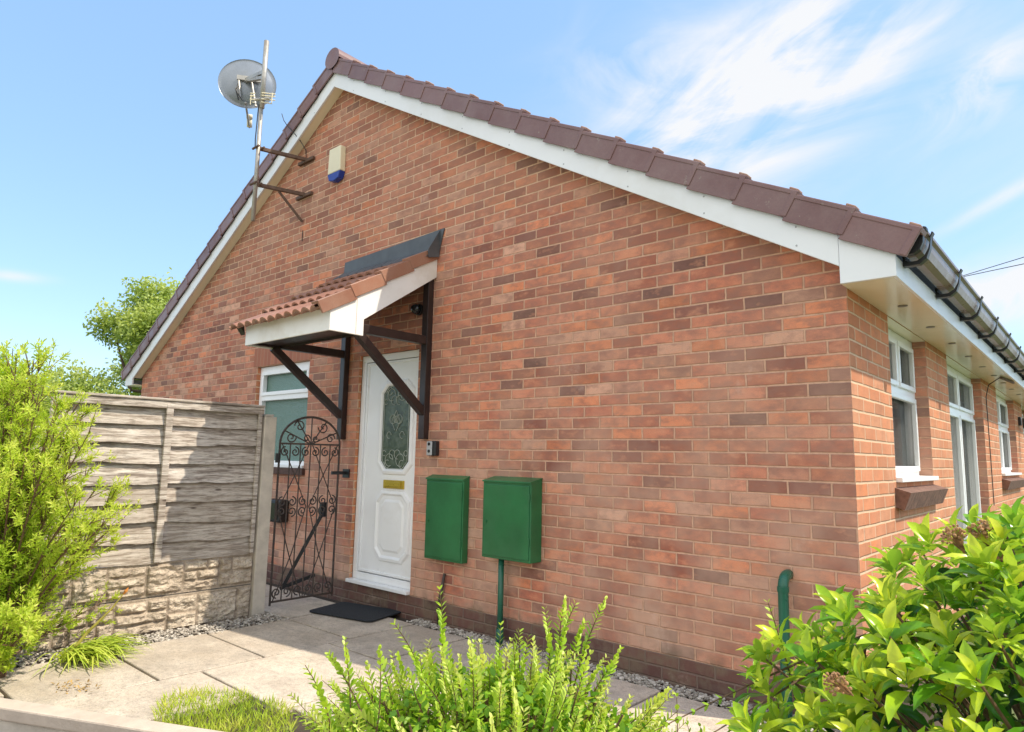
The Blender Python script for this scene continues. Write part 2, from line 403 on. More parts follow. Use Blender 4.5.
# ---------------------------------------------------------------- the bungalow
W = 9.56; L = 15.0; XR = -4.80; EZ = 2.23
TR = .575                                   # roof slope (rise per metre)
def board_top(x): return 2.49 - TR*(x) if x > XR else 2.49 - TR*(2*XR - x)
house = empty('brick_bungalow', (XR, 0, 0), 'red brick gable-ended bungalow with brown tiled roof and white bargeboards', 'house')
def apexz(x): return board_top(x) - .10
DX0, DX1, DZ0, DZ1 = -4.285, -3.435, .165, 2.225
WX0, WX1, WZ0, WZ1 = -6.22, -5.14, 1.155, 2.26
bm = B()
holes = [(DX0, DX1, DZ0, DZ1), (WX0, WX1, WZ0, WZ1)]
grid_wall(bm, lambda u, v: (u, 0, v), [-W, WX0, WX1, DX0, DX1, 0], [-.2, DZ0, WZ0, DZ1, WZ1, 2.32], holes)
pts = [(-W, 2.32), (WX0, 2.32), (WX1, 2.32), (DX0, 2.32), (DX1, 2.32), (0, 2.32), (0, apexz(0)), (XR, apexz(XR)), (-W, apexz(-W))]
bm.faces.new([bm.verts.new((a, 0, b)) for a, b in pts if True])
# side wall with openings (facing +x)
SO = [(.86, 1.99, 1.20, EZ-.001, 'w'), (2.84, 4.80, .10, EZ-.001, 'd'), (6.0, 7.88, 1.20, EZ-.001, 'w'), (8.95, 10.1, .10, EZ-.001, 'd'), (11.4, 12.6, 1.2, EZ-.001, 'w')]
ys = [0, L]; 
for s in SO: ys += [s[0], s[1]]
grid_wall(bm, lambda u, v: (0, u, v), ys, [-.2, .10, 1.20, EZ-.001, 2.42], [(s[0], s[1], s[2], s[3]) for s in SO])
# reveals
HEADS = []
def quad(bm, *p): bm.faces.new([bm.verts.new(q) for q in p])
def reveal_y(bm, x0, x1, z0, z1, d):
    for x in (x0, x1): quad(bm, (x,0,z0), (x,d,z0), (x,d,z1), (x,0,z1))
    for z in (z0, z1): quad(bm, (x0,0,z), (x1,0,z), (x1,d,z), (x0,d,z))
reveal_y(bm, DX0, DX1, DZ0, DZ1, .0345); reveal_y(bm, WX0, WX1, WZ0, WZ1, .12)
for s in SO:
    for y in (s[0], s[1]): quad(bm, (0,y,s[2]), (-.16,y,s[2]), (-.16,y,s[3]), (0,y,s[3]))
    quad(bm, (0,s[0],s[2]), (-.16,s[0],s[2]), (-.16,s[1],s[2]), (0,s[1],s[2]))
    HEADS.append(s)
# far walls
quad(bm, (-W,0,-.2), (-W,L,-.2), (-W,L,2.42), (-W,0,2.42)); quad(bm, (-W,L,-.2), (0,L,-.2), (0,L,2.42), (-W,L,2.42))
bmesh.ops.remove_doubles(bm, verts=bm.verts, dist=.0005)
me = bpy.data.meshes.new('wall'); bm.to_mesh(me); bm.free(); link('wall', me, M['brick'], house)
for s in HEADS:
    hb0 = B(); box(hb0, -.17, -.001, s[0]+.001, s[1]-.001, EZ-.004, EZ+.010); ob('opening_head', hb0, M['soffit'], house)
# rooms behind the openings (real blockers)
bm = B(); quad(bm, (-.9,.3,0),(-.9,L,0),(-.9,L,2.4),(-.9,.3,2.4)); quad(bm, (-6.6,.4,0),(-3.2,.4,0),(-3.2,.4,2.6),(-6.6,.4,2.6))
quad(bm, (-W,0.2,2.40),(-.0,0.2,2.40),(-.0,L,2.40),(-W,L,2.40)); quad(bm, (-1,.3,.05),(-.01,.3,.05),(-.01,L,.05),(-1,L,.05))
ob('interior', bm, M['interior'], house)
# soldier course above gable window, tile sill
bm = B(); box(bm, WX0-.075, WX1+.03, -.004, .02, WZ1+.002, WZ1+.215); ob('lintel', bm, M['soldier'], house)
bm = B(); box(bm, WX0-.03, WX1+.03, -.035, .02, WZ0-.072, WZ0-.004)
sillm = simple('brown_sill_tile', (.095,.05,.038), .7, .3, 30, bump=.4)
ob('sill', bm, sillm, house, bevel=.004)

# ---- gable window
def fy(y): return lambda u, v, d: (u, y+d, v)
win = B(); frame(win, fy(.045), WX0+.004, WX1-.004, WZ0+.004, WZ1-.004, .062, 0, .07)
ZT = 1.875
hexa(win, [fy(.045)(*p) for p in ((WX0+.066, ZT, 0),(WX1-.066, ZT, 0),(WX1-.066, ZT, .07),(WX0+.066, ZT, .07),(WX0+.066, ZT+.065, 0),(WX1-.066, ZT+.065, 0),(WX1-.066, ZT+.065, .07),(WX0+.066, ZT+.065, .07))])
wf = ob('window', win, M['upvc'], house, bevel=.004)
sa = B(); frame(sa, fy(.030), WX0+.06, WX1-.06, ZT+.055, WZ1-.060, .04, 0, .05); ob('opening_sash', sa, M['upvc'], wf, bevel=.004)
g = B(); box(g, WX0+.05, WX1-.05, .085, .095, ZT+.05, WZ1-.05); box(g, WX0+.05, WX1-.05, .095, .105, WZ0+.05, ZT+.02); ob('pane', g, M['obscure'], wf)
wc = B(); box(wc, WX0+.002, WX1-.002, -.02, .045, WZ0-.003, WZ0+.026); ob('window_cill', wc, M['upvc'], wf, bevel=.004)

# ---- front door
fd = B(); frame(fd, fy(.035), DX0+.003, DX1+.072, DZ0+.028, DZ1-.003, .062, 0, .07)
door = ob('front_door', fd, M['upvc'], house, bevel=.004)
cl = B(); box(cl, DX0+.002, DX1-.002, -.040, .034, DZ0+.001, DZ0+.030); ob('door_cill', cl, M['upvc'], door, bevel=.004)
LX0, LX1, LZ0, LZ1 = DX0+.068, DX1+.005, DZ0+.095, DZ1-.068
lf = B(); box(lf, LX0, LX1, .052, .09, LZ0, LZ1); ob('door_leaf', lf, M['upvc'], door, bevel=.006)
ed = B(); frame(ed, fy(.040), LX0+.004, LX1-.004, LZ0+.004, LZ1-.004, .022, 0, .0125); ob('door_edge_trim', ed, M['upvc'], door, bevel=.004)
CX = -3.765
def octo(cx, z0, z1, hw, c):
    return [(cx-hw+c, z0), (cx+hw-c, z0), (cx+hw, z0+c), (cx+hw, z1-c), (cx+hw-c, z1), (cx-hw+c, z1), (cx-hw, z1-c), (cx-hw, z0+c)]
def octo_ring(bm, cx, z0, z1, hw, c, levels):       # levels: (inset, y)
    rings = []
    for ins, y in levels:
        rings.append([bm.verts.new((p[0], y, p[1])) for p in octo(cx, z0+ins, z1-ins, hw-ins, max(.01, c-ins*.4))])
    for a, b in zip(rings, rings[1:]):
        for k in range(8): bm.faces.new([a[k], a[(k+1)%8], b[(k+1)%8], b[k]])
    return rings
bm = B(); octo_ring(bm, CX, 1.13, 1.975, .245, .09, [(0,.053),(.010,.036),(.034,.030),(.050,.040),(.056,.058)]); ob('glazing_bead', bm, M['upvc'], door, bevel=.002)
bm = B(); r_ = octo_ring(bm, CX, 1.18, 1.925, .197, .075, [(0,.050)]); bm.faces.new(r_[0]); ob('door_glass', bm, M['doorglass'], door)
bm = B(); r_ = octo_ring(bm, CX, .38, 1.00, .245, .09, [(0,.053),(.010,.034),(.034,.030),(.052,.046),(.085,.046),(.105,.036)]); bm.faces.new(r_[-1]); ob('lower_panel', bm, M['upvc'], door, bevel=.002)
# etched pattern in the glass
bm = B()
def arc(cx, cz, r, a0, a1, n=14, y=.046): return [(cx + r*math.cos(a0+(a1-a0)*i/n), y, cz + r*math.sin(a0+(a1-a0)*i/n)) for i in range(n+1)]
for s in (-1, 1):
    for (z_, k) in ((1.26, 1), (1.84, -1)):
        tube(bm, arc(CX+s*.075, z_, .055, 0, 5.2), .0032, 4); tube(bm, arc(CX+s*.10, z_-.035*k, .035, 1, 6.0), .003, 4)
        tube(bm, arc(CX+s*.035, z_+.05*k, .04, .4, 5.0), .003, 4); tube(bm, arc(CX+s*.15, z_+.06*k, .024, .4, 5.6), .003, 4)
    tube(bm, arc(CX+s*.045, 1.62, .04, 0, 6.28), .0032, 4); tube(bm, arc(CX+s*.09, 1.48, .03, 0, 5), .003, 4)
    tube(bm, [(CX+s*.01, .046, 1.52), (CX+s*.06, .046, 1.60), (CX, .046, 1.70)], .003, 4)
tube(bm, arc(CX, 1.62, .028, 0, 6.28), .003, 4)
tube(bm, [(a, .046, b) for a, b in octo(CX, 1.185, 1.915, .172, .07)] + [(octo(CX, 1.185, 1.915, .172, .07)[0][0], .046, 1.185)], .0028, 4)
ob('etched_pattern', bm, M['etch'], door)
bm = B(); box(bm, CX-.135, CX+.145, .037, .053, 1.012, 1.085); lb = ob('letterbox', bm, M['gold'], door, bevel=.005)
bm = B(); box(bm, CX-.105, CX+.115, .028, .0365, 1.027, 1.070); ob('letterbox_flap', bm, M['gold'], lb, bevel=.004)

# ---- side windows and patio doors
def fx(x): return lambda u, v, d: (x-d, u, v)
def winx(y0, y1, z0, z1, kind):
    X = -.085
    bm = B(); y0 += .004; y1 -= .004; z0 += .004; z1 -= .006
    frame(bm, fx(X), y0, y1, z0, z1, .065, 0, .065)
    zt = z1 - .44
    def bar(a0, a1, b0, b1, d0=0, d1=.065): hexa(bm, [fx(X)(*p) for p in ((a0,b0,d0),(a1,b0,d0),(a1,b0,d1),(a0,b0,d1),(a0,b1,d0),(a1,b1,d0),(a1,b1,d1),(a0,b1,d1))])
    bar(y0+.065, y1-.065, zt, zt+.06)
    ym = (y0+y1)/2
    bar(ym-.03, ym+.03, zt+.06, z1-.065)
    if kind == 'd' or y1-y0 > 1.5: bar(ym-.035, ym+.035, z0+.065, zt)
    o = ob('window' if kind == 'w' else 'patio_door', bm, M['upvc'], house, bevel=.004)
    for (a0, a1, b0, b1) in ((y0+.06, ym-.025, zt+.055, z1-.06), (ym+.025, y1-.06, zt+.055, z1-.06)) + (((y0+.06, ym-.03, z0+.06, zt+.005), (ym+.03, y1-.06, z0+.06, zt+.005)) if (kind == 'd' or y1-y0 > 1.5) else ((y0+.06, y1-.06, z0+.06, zt+.005),)):
        s = B(); frame(s, fx(X+.018), a0, a1, b0, b1, .035, 0, .03); ob('sash', s, M['upvc'], o, bevel=.004)
    g = B(); box(g, X-.045, X-.035, y0+.05, y1-.05, z0+.05, z1-.05); ob('pane', g, M['glass'], o)
    c = B(); n = int((y1-y0)/.012); prev = None
    for i in range(n+1):
        yy = y0+.02+(y1-y0-.04)*i/n; xx = X-.16+.018*math.sin(yy*95)+.008*math.sin(yy*41)
        if kind == 'w' and yy > y0 + .55*(y1-y0): break
        cur = (c.verts.new((xx, yy, z0+.03)), c.verts.new((xx, yy, z1-.03)))
        if prev: c.faces.new([prev[0], cur[0], cur[1], prev[1]])
        prev = cur
    ob('curtain', c, M['curtain'], o, smooth=True)
    if kind == 'w':
        s = B(); box(s, X-.02, .035, y0-.0, y1, z0-.002, z0+.028); ob('window_cill', s, M['upvc'], o, bevel=.004)
        # canted brick-tile sill
        nb = int((y1-y0+.1)/.075)
        t = B()
        for k in range(nb):
            a = y0-.05 + k*.0755
            prism(t, [(-.08, a, z0-.008), (.085, a, z0-.06), (.045, a, z0-.165), (-.02, a, z0-.14)], (0, .071, 0))
        prism(t, [(-.08, y0-.048, z0-.012), (.080, y0-.048, z0-.064), (.040, y0-.048, z0-.16), (-.02, y0-.048, z0-.14)], (0, nb*.0755-.006, 0))
        ob('brick_sill', t, simple('brown_brick_sill', (.20,.11,.08), .85, .35, 25, bump=.5), o)
for s in SO: winx(*s)

# ---- roof
def rslope(side):                              # unit vector pointing down the slope
    d = V((1 if side > 0 else -1, 0, -TR)).normalized(); nrm = V((TR if side > 0 else -TR, 0, 1)).normalized(); return d, nrm
APX = V((XR, 0, board_top(XR)))
LEN = (5.10)/math.cos(math.atan(TR))           # ridge to eave length
NT = 18; EXP = LEN/NT
Y0, Y1 = -.135, L+.12
for side in (1, -1):
    d, nn = rslope(side)
    for k in range(NT):
        bm = B(); s0 = k*EXP + .04; s1 = (k+1)*EXP + (.055 if k < NT-1 else -.03)
        ny = 520 if side > 0 else 60
        ny = 200
        ys_ = [Y0+.05 + (Y1-Y0-.05)*i/ny for i in range(ny+1)] if False else [Y0+.02 + .05*i for i in range(int((Y1-Y0)/.05))]
        top0, top1, bot = [], [], []
        for yy in ys_:
            ph = (yy % .30)/.30; h = .026*max(0, math.cos((ph-.5)*PI*2.2))**1 if abs(ph-.5) < .23 else 0
            p = APX + V((0, yy, 0))
            top0.append(bm.verts.new(p + d*s0 + nn*(.085+h))); top1.append(bm.verts.new(p + d*s1 + nn*(.112+h)))
            bot.append(bm.verts.new(p + d*s1 + nn*(.082+h*.6)))
        for i in range(len(ys_)-1):
            bm.faces.new([top0[i], top0[i+1], top1[i+1], top1[i]]); bm.faces.new([top1[i], top1[i+1], bot[i+1], bot[i]])
        tag(ob('tile_course', bm, M['tile'], house, smooth=False))
        # cloaked verge tile
        o0 = APX + d*(k*EXP+.002) + nn*(-.020); a = d*(EXP+.012)+nn*.020
        vb = B()
        obox(vb, o0 + V((0, -.150, 0)) + nn*.0, a, V((0, .016, 0)), nn*.154)            # vertical cloak
        obox(vb, o0 + V((0, -.134, 0)) + nn*.130, a, V((0, .10, 0)), nn*.024)              # top roll
        obox(vb, o0 + V((0, -.156, 0)) + a*.90 + nn*.004, a*.10, V((0, .006, 0)), nn*.146) # thickened lower edge
        obox(vb, o0 + V((0, -.155, 0)) + nn*.128, a*.985, V((0, .0055, 0)), nn*.022)
        vt = ob('verge_tile', vb, M['tile'], house, bevel=.005)
        nb = B(); obox(nb, APX + d*((k+1)*EXP-.060) + nn*.156 + V((0, -.12, 0)), d*.055, V((0, .07, 0)), nn*.013); ob('tile_nib', nb, M['roofnib'], vt, bevel=.005)
# underlay so nothing shows through
bm = B()
for side in (1, -1):
    d, nn = rslope(side)
    q = [APX+V((0,-.10,0))+nn*.02, APX+V((0,-.10,0))+nn*.02+d*(LEN-.02), APX+V((0,L,0))+nn*.02+d*(LEN-.02), APX+V((0,L,0))+nn*.02]
    quad(bm, *q)
ob('roof_underlay', bm, M['black'], house)
# ridge tiles
for k in range(34):
    y0 = Y0 - .03 + k*.45; bm = B(); n = 14; a_, b_ = [], []
    for i in range(n+1):
        an = PI*(-.06 + 1.12*i/n); R_ = .125
        a_.append(bm.verts.new((XR+R_*math.cos(an), y0, APX.z+.125+R_*math.sin(an)*.92)))
        b_.append(bm.verts.new((XR+(R_-.006)*math.cos(an), y0+.455, APX.z+.125+(R_-.006)*math.sin(an)*.92)))
    for i in range(n): bm.faces.new([a_[i], a_[i+1], b_[i+1], b_[i]])
    if k == 0:
        lowp = [bm.verts.new((XR+.125*math.cos(an), y0, APX.z+.125+.105*math.sin(an))) for an in [PI*(1.06+.88*i/9) for i in range(1, 9)]]
        bm.faces.new(a_[::-1]+lowp[::-1])
    r0 = ob('ridge_tile', bm, M['tile'], house, smooth=False)
    if y0 > L-.4: break
# bargeboards with boxed ends
for side in (1, -1):
    d, nn = rslope(side); bm = B()
    e = 0.0 if side > 0 else 2*XR
    zt = board_top(XR); zb = zt-.165; sx = side
    ex = (0.0 if side > 0 else 2*XR)
    prism(bm, [(XR, -.12, zt), (ex, -.12, board_top(ex)), (ex, -.12, board_top(ex)-.165), (XR, -.12, zb)], (0, .02, 0))
    ob('bargeboard', bm, M['board'], house, bevel=.002)
    bm = B(); fxo = .262*sx
    prism(bm, [(ex+.002*sx, -.122, board_top(ex)+.002), (ex+fxo, -.122, board_top(ex)-.262*TR), (ex+fxo, -.122, EZ), (ex+.002*sx, -.122, EZ)], (0, .022, 0))
    bx = ob('box_end', bm, M['board'], house, bevel=.002)
    # verge soffit between board and wall
    bm = B(); prism(bm, [(XR, -.10, zb+.012), (ex, -.10, board_top(ex)-.153), (ex, -.10, board_top(ex)-.145), (XR, -.10, zb+.020)], (0, .098, 0))
    ob('verge_soffit', bm, M['soffit'], house)
    # eaves soffit + fascia
    bm = B()
    xa, xb = (0.001, .245) if side > 0 else (2*XR-.245, -W-.001)
    ycur = -.10
    for w_ in [.64]+[.9]*20:
        box(bm, xa, xb, ycur+.0015, min(ycur+w_, L)-.0015, EZ+.002, EZ+.012); ycur += w_
        if ycur > L: break
    ob('eaves_soffit', bm, M['soffit'], house)
    bm = B(); xf = (.245, .262) if side > 0 else (2*XR-.262, 2*XR-.245)
    yy = -.10
    while yy < L:
        ye = min(yy+ (.66 if yy < 0 else 4.0), L); box(bm, xf[0], xf[1], yy+.001, ye-.001, EZ-.002, board_top(.262)-.005); yy = ye
    ob('fascia', bm, M['board'], house, bevel=.0015)
for side in (1, -1):
    for k in range(9):
        x = XR + side*(.35 + .53*k); 
        for dz in (-.03, -.135):
            zz = board_top(x) + dz; bm = B(); tube(bm, [(x, -.1195, zz), (x, -.1222, zz)], .0055, 8); ob('nail_head', bm, M['grey'], house)
# soffit vents
for k in range(9):
    bm = B(); y = .62 + k*.80
    n = 18; pts = [(.135+.026*math.cos(2*PI*i/n), y+.026*math.sin(2*PI*i/n), EZ-.003) for i in range(n)]
    prism(bm, pts, (0, 0, .006)); ob('soffit_vent', bm, simple('vent_grey', (.22,.2,.17), .6) if k == 0 else bpy.data.materials['vent_grey'], house)
# gutter: ogee-like profile extruded along y
prof = [(.268,2.455),(.268,2.352),(.290,2.335),(.325,2.335),(.352,2.352),(.366,2.385),(.370,2.42),(.384,2.432),(.384,2.447),(.374,2.452),(.374,2.438),(.362,2.43),(.357,2.39),(.346,2.362),(.322,2.346),(.292,2.346),(.280,2.36),(.280,2.455)]
gy0 = -.075
prof = [(.268+(a-.268)*1.04, 2.345+(b-2.335)*1.04) for a, b in prof]
bm = B(); prism(bm, [(a, gy0+.012, b) for a, b in prof], (0, L-gy0, 0)); gut = ob('gutter', bm, M['gutter'], house)
outer = prof[:10]
bm = B(); prism(bm, [(a+ (.004 if a > .3 else -.002), gy0, b+(.004 if b>2.4 else -.004)) for a, b in outer], (0, .045, 0)); ob('gutter_stop_end', bm, M['black'], gut, bevel=.002)
for k in range(18):
    y = .02 + .85*k
    bm = B(); pr = [(.2635,2.45),(.2635,2.30),(.285,2.298),(.335,2.300),(.366,2.325),(.382,2.37),(.388,2.425),(.400,2.448),(.392,2.452),(.3862,2.434),(.3862,2.415),(.3735,2.37),(.356,2.338),(.325,2.3185),(.288,2.3185),(.267,2.335)]
    pr = [(.2635+(a-.2635)*1.04, 2.345+(b-2.335)*1.04) for a, b in pr]
    prism(bm, [(a, y, b) for a, b in pr], (0, .045, 0)); ob('gutter_bracket', bm, M['black'], gut, bevel=.002)
# wall lamp and cable under the eaves further along
bm = B(); box(bm, .002, .035, 8.30, 8.42, 1.90, 2.02); lampo = ob('lamp_mount', bm, M['black'], house)
bm = B(); tube(bm, [(.05, 8.36, 1.93), (.30, 8.36, 1.93)], .075, 14); ob('lamp_shade', bm, M['black'], lampo, bevel=.004)
bm = B(); tube(bm, [(.18, 4.75, EZ-.004), (.14, 4.82, EZ-.02), (.05, 4.95, EZ-.06), (.012, 5.02, EZ-.18), (.010, 5.05, 1.6), (.010, 5.05, .9)], .005, 6)
ob('cable', bm, M['wire'], house)
bm = B(); tube(bm, [(.18, 4.75, EZ-.010), (.235, 5.3, EZ-.015)], .014, 6); ob('cable_clip', bm, M['rust'], house)

# ---------------------------------------------------------------- door canopy
can = empty('door_canopy', (-3.9, 0, 2.2), 'terracotta tiled porch canopy with white fascia on dark timber brackets over the front door', 'canopy')
CX0, CX1 = -4.50, -3.24; CYF = -1.03
cd = V((0, -1.03, -.645)).normalized(); cn = V((0, -.645, 1.03)).normalized(); CT = V((0, 0, 3.005))
bm = B(); box(bm, CX0, CX1-.019, CYF, CYF+.018, 2.205, 2.375); ob('front_fascia', bm, M['canboard'], can, bevel=.003)
for x in (CX1-.018, CX0+.0):
    bm = B(); xx = x if x > -4 else x+.001
    y0 = CYF-.001 if x > -4 else CYF+.019
    prism(bm, [(xx, y0, 2.203), (xx, -.73, 2.203), (xx, -.73, 2.33), (xx, -.001, 2.82), (xx, -.001, 2.995), (xx, y0, 2.355)], (.018, 0, 0)); ob('barge_board', bm, M['canboard'], can, bevel=.003)
bm = B(); prism(bm, [(CX1+.0005, -.80, 2.21), (CX1+.0005, -.802, 2.21), (CX1+.0005, -.802, 2.49), (CX1+.0005, -.80, 2.49)], (.0012, 0, 0)); ob('board_joint', bm, M['roofnib'], can)
bm = B(); box(bm, CX0+.02, CX1-.02, CYF+.02, -.74, 2.232, 2.24); 
quad(bm, (CX0+.02, -.74, 2.33), (CX1-.02, -.74, 2.33), (CX1-.02, -.002, 2.83), (CX0+.02, -.002, 2.83)); quad(bm, (CX0+.02, -.74, 2.21), (CX1-.02, -.74, 2.21), (CX1-.02, -.74, 2.33), (CX0+.02, -.74, 2.33))
ob('canopy_lining', bm, M['darkwood'], can)
CL = 1.29
NR = 4; ce = CL/NR
for k in range(NR):
    s0, s1 = k*ce-.01, (k+1)*ce+.02
    bm = B(); xs = [CX0-.09 + .0085*i for i in range(int((CX1-CX0+.06)/.0085)+1)]
    T0, T1, Bt = [], [], []
    for xx in xs:
        ph = ((xx+10) % .122)/.122; h = .036*abs(math.cos(ph*PI))**.75
        base = CT + V((xx, 0, 0))
        T0.append(bm.verts.new(base + cd*s0 + cn*(.010+h))); T1.append(bm.verts.new(base + cd*s1 + cn*(.040+h))); Bt.append(bm.verts.new(base + cd*s1 + cn*(.022+h)))
    U0 = [bm.verts.new(CT + V((xx,0,0)) + cd*s0 + cn*.0) for xx in xs]
    for i in range(len(xs)-1):
        bm.faces.new([T0[i], T0[i+1], T1[i+1], T1[i]]); bm.faces.new([T1[i], T1[i+1], Bt[i+1], Bt[i]]); bm.faces.new([Bt[i], Bt[i+1], U0[i+1], U0[i]])
    ob('tile_course', bm, M['terra'], can, smooth=False)
    vb = B(); a = cd*(ce+.012)+cn*.022; o0 = CT + V((CX1+.002, 0, 0)) + cd*(k*ce+.0) - cn*.022
    obox(vb, o0, a, V((.015, 0, 0)), cn*.098); obox(vb, o0+V((-.07, 0, 0))+cn*.078, a, V((.07, 0, 0)), cn*.020)
    obox(vb, o0+a*.93+V((.015,0,0)), a*.07, V((.005,0,0)), cn*.098)
    ob('verge_tile', vb, M['terra'], can, bevel=.005)
bm = B(); prism(bm, [(CX0-.08, CYF-.012, 2.37), (CX0-.08, CYF-.055, 2.375), (CX0-.08, CYF+.0, 2.30)], (.07, 0, 0)); ob('tile_end_piece', bm, M['darkwood'], can)
bm = B()
prism(bm, [(CX0-.10, -.004, 3.075), (CX1+.03, -.004, 3.055), (CX1+.085, -.004, 3.235), (CX0-.09, -.004, 3.185)], (0, -.010, 0))
n = 40
for i in range(n):      # dressed apron over the top course
    xa = CX0-.10 + (CX1+.03-CX0+.10)*i/n; xb = CX0-.10 + (CX1+.03-CX0+.10)*(i+1)/n
    za = .055 + .010*math.sin(i*1.7); zb_ = .055 + .010*math.sin((i+1)*1.7)
    q0, q1 = V((xa, -.012, 3.085)), V((xb, -.012, 3.085))
    quad(bm, q0, q1, CT+V((xb,0,0))+cd*.15+cn*zb_, CT+V((xa,0,0))+cd*.15+cn*za)
prism(bm, [(CX1+.03, -.015, 3.23), (CX1+.03, -.14, 3.03), (CX1+.03, -.13, 2.96), (CX1+.03, -.015, 2.99)], (.008, 0, 0))
ob('lead_flashing', bm, M['lead'], can)
for x in (-3.305, -4.475):
    bm = B(); w = .07
    box(bm, x-w/2, x+w/2, -.062, -.003, 1.44, 2.83 if x > -4 else 2.55); br = ob('gallows_bracket', bm, M['darkwood'], can, bevel=.004)
    bm = B(); box(bm, x-w/2+.003, x+w/2-.003, -.72 if x > -4 else -.98, -.064, 2.215, 2.285) if x < -4 else box(bm, x-w/2+.003, x+w/2-.003, -.725, -.064, 2.235, 2.305); ob('arm', bm, M['darkwood'], br, bevel=.004)
    bm = B(); beam(bm, (x, -.052, 1.66), (x, -.74 if x > -4 else -.78, 2.235 if x > -4 else 2.215), .062, .062, (1,0,0)); ob('strut', bm, M['darkwood'], br, bevel=.004)
# lamp under canopy
pl = empty('porch_light', (-3.44, 0, 2.56), 'small round black porch light on the brick under the canopy', 'light')
bm = B(); tube(bm, [(-3.44, -.001, 2.56), (-3.44, -.03, 2.56)], .05, 18); ob('mounting_ring', bm, M['black'], pl, bevel=.004)
bm = B(); tube(bm, [(-3.44, -.03, 2.56), (-3.44, -.06, 2.56), (-3.44, -.085, 2.56)], [.045, .045, .028], 18); ob('lamp_shade', bm, M['lens'], pl, smooth=True)

# ---------------------------------------------------------------- wall boxes, bell, alarm, pipes
mb = empty('meter_box', (-3.0, 0, .5), 'narrower green metal meter box on the brick wall beside the front door', 'meter box', 'green meter boxes on the gable wall')
def meter(root, x0, x1, z0, z1, d):
    bm = B(); prism(bm, [(x0, -.001, z0), (x0, -d, z0), (x0, -d, z1-.022), (x0, -.001, z1)], (x1-x0, 0, 0)); ob('cabinet', bm, M['green'], root, bevel=.006)
    bm = B(); box(bm, x0+.012, x1-.012, -d-.008, -d-.0005, z0+.02, z1-.045); dr = ob('door', bm, M['green'], root, bevel=.004)
    bm = B(); tube(bm, [(x0+.04, -d-.0085, (z0+z1)/2-.03), (x0+.04, -d-.014, (z0+z1)/2-.03)], .012, 12); ob('lock', bm, M['green'], dr)
    for hz in (z0+.12, z1-.15):
        bm = B(); tube(bm, [(x1-.010, -d-.009, hz), (x1-.010, -d-.009, hz+.05)], .0055, 8); ob('hinge', bm, M['green'], dr)
    bm = B(); prism(bm, [(x0-.003, -.001, z1+.010), (x0-.003, -d-.011, z1-.018), (x0-.003, -d-.011, z1-.030), (x0-.003, -.001, z1+.001)], (x1-x0+.006, 0, 0)); ob('lid', bm, M['green'], root, bevel=.003)
meter(mb, -3.205, -2.775, .495, 1.145, .065)
mb2 = empty('meter_box', (-2.26, 0, .59), 'wider deeper green metal meter box with a pipe running down below it', 'meter box', 'green meter boxes on the gable wall')
meter(mb2, -2.51, -2.05, .585, 1.155, .125)
bm = B(); tube(bm, [(-2.36, -.075, .587), (-2.36, -.075, .02)], .021, 14); ob('pipe', bm, M['greenpipe'], mb2, smooth=True)
bm = B(); tube(bm, [(-2.36, -.075, .10), (-2.36, -.075, -.02)], .026, 14); ob('pipe_collar', bm, M['greenpipe'], mb2, smooth=True)
vp = empty('vent_pipe', (-.35, 0, 0), 'dark green elbow pipe rising from the ground and entering the brick near the corner', 'pipe')
bm = B(); pts = [(-.355, -.085, -.02), (-.355, -.085, .30), (-.355, -.085, .655)] + [(-.355, -.085+.06*(1-math.cos(a)), .655+.06*math.sin(a)) for a in [PI/2*i/6 for i in range(1, 7)]] + [(-.355, .01, .715)]
tube(bm, pts, .027, 18); ob('pipe', bm, M['greenpipe'], vp, smooth=True)
bm = B(); tube(bm, [(-.355, -.085, .635), (-.355, -.085, .662)], .0305, 18); ob('collar', bm, M['greenpipe'], vp)
st = B(); tube(st, [(-3.045, -.03, -.02), (-3.04, -.028, .20), (-3.005, -.022, .39)], [.016, .015, .011], 8); tag(ob('cable_conduit', st, M['iron'], smooth=True), 'short thin dark conduit standing against the brick below the narrower green box', 'conduit')
db = empty('doorbell', (-3.19, 0, 1.30), 'small grey and black video doorbell on the brick beside the timber bracket', 'doorbell')
bm = B(); box(bm, -3.235, -3.135, -.045, -.001, 1.305, 1.425); ob('backing_box', bm, M['black'], db, bevel=.006)
bm = B(); box(bm, -3.233, -3.170, -.056, -.0455, 1.308, 1.422); ob('face_plate', bm, M['grey'], db, bevel=.006)
bm = B(); tube(bm, [(-3.200, -.0565, 1.40), (-3.200, -.062, 1.40)], .013, 14); ob('camera_lens', bm, M['lens'], db)
bm = B(); tube(bm, [(-3.200, -.0565, 1.342), (-3.200, -.061, 1.342)], .013, 14); ob('button', bm, M['black'], db)
al = empty('alarm_box', (-4.80, 0, 4.1), 'cream alarm siren box with blue base high on the gable', 'alarm')
bm = B(); prism(bm, [(-4.905, -.001, 4.44), (-4.70, -.001, 4.44), (-4.69, -.001, 4.17), (-4.915, -.001, 4.17)], (0, -.065, 0)); ob('cover', bm, M['cream'], al, bevel=.008)
bm = B(); prism(bm, [(-4.915, -.001, 4.168), (-4.69, -.001, 4.168), (-4.72, -.001, 4.095), (-4.80, -.001, 4.075), (-4.885, -.001, 4.095)], (0, -.067, 0)); ob('strobe_base', bm, M['blue'], al, bevel=.008)

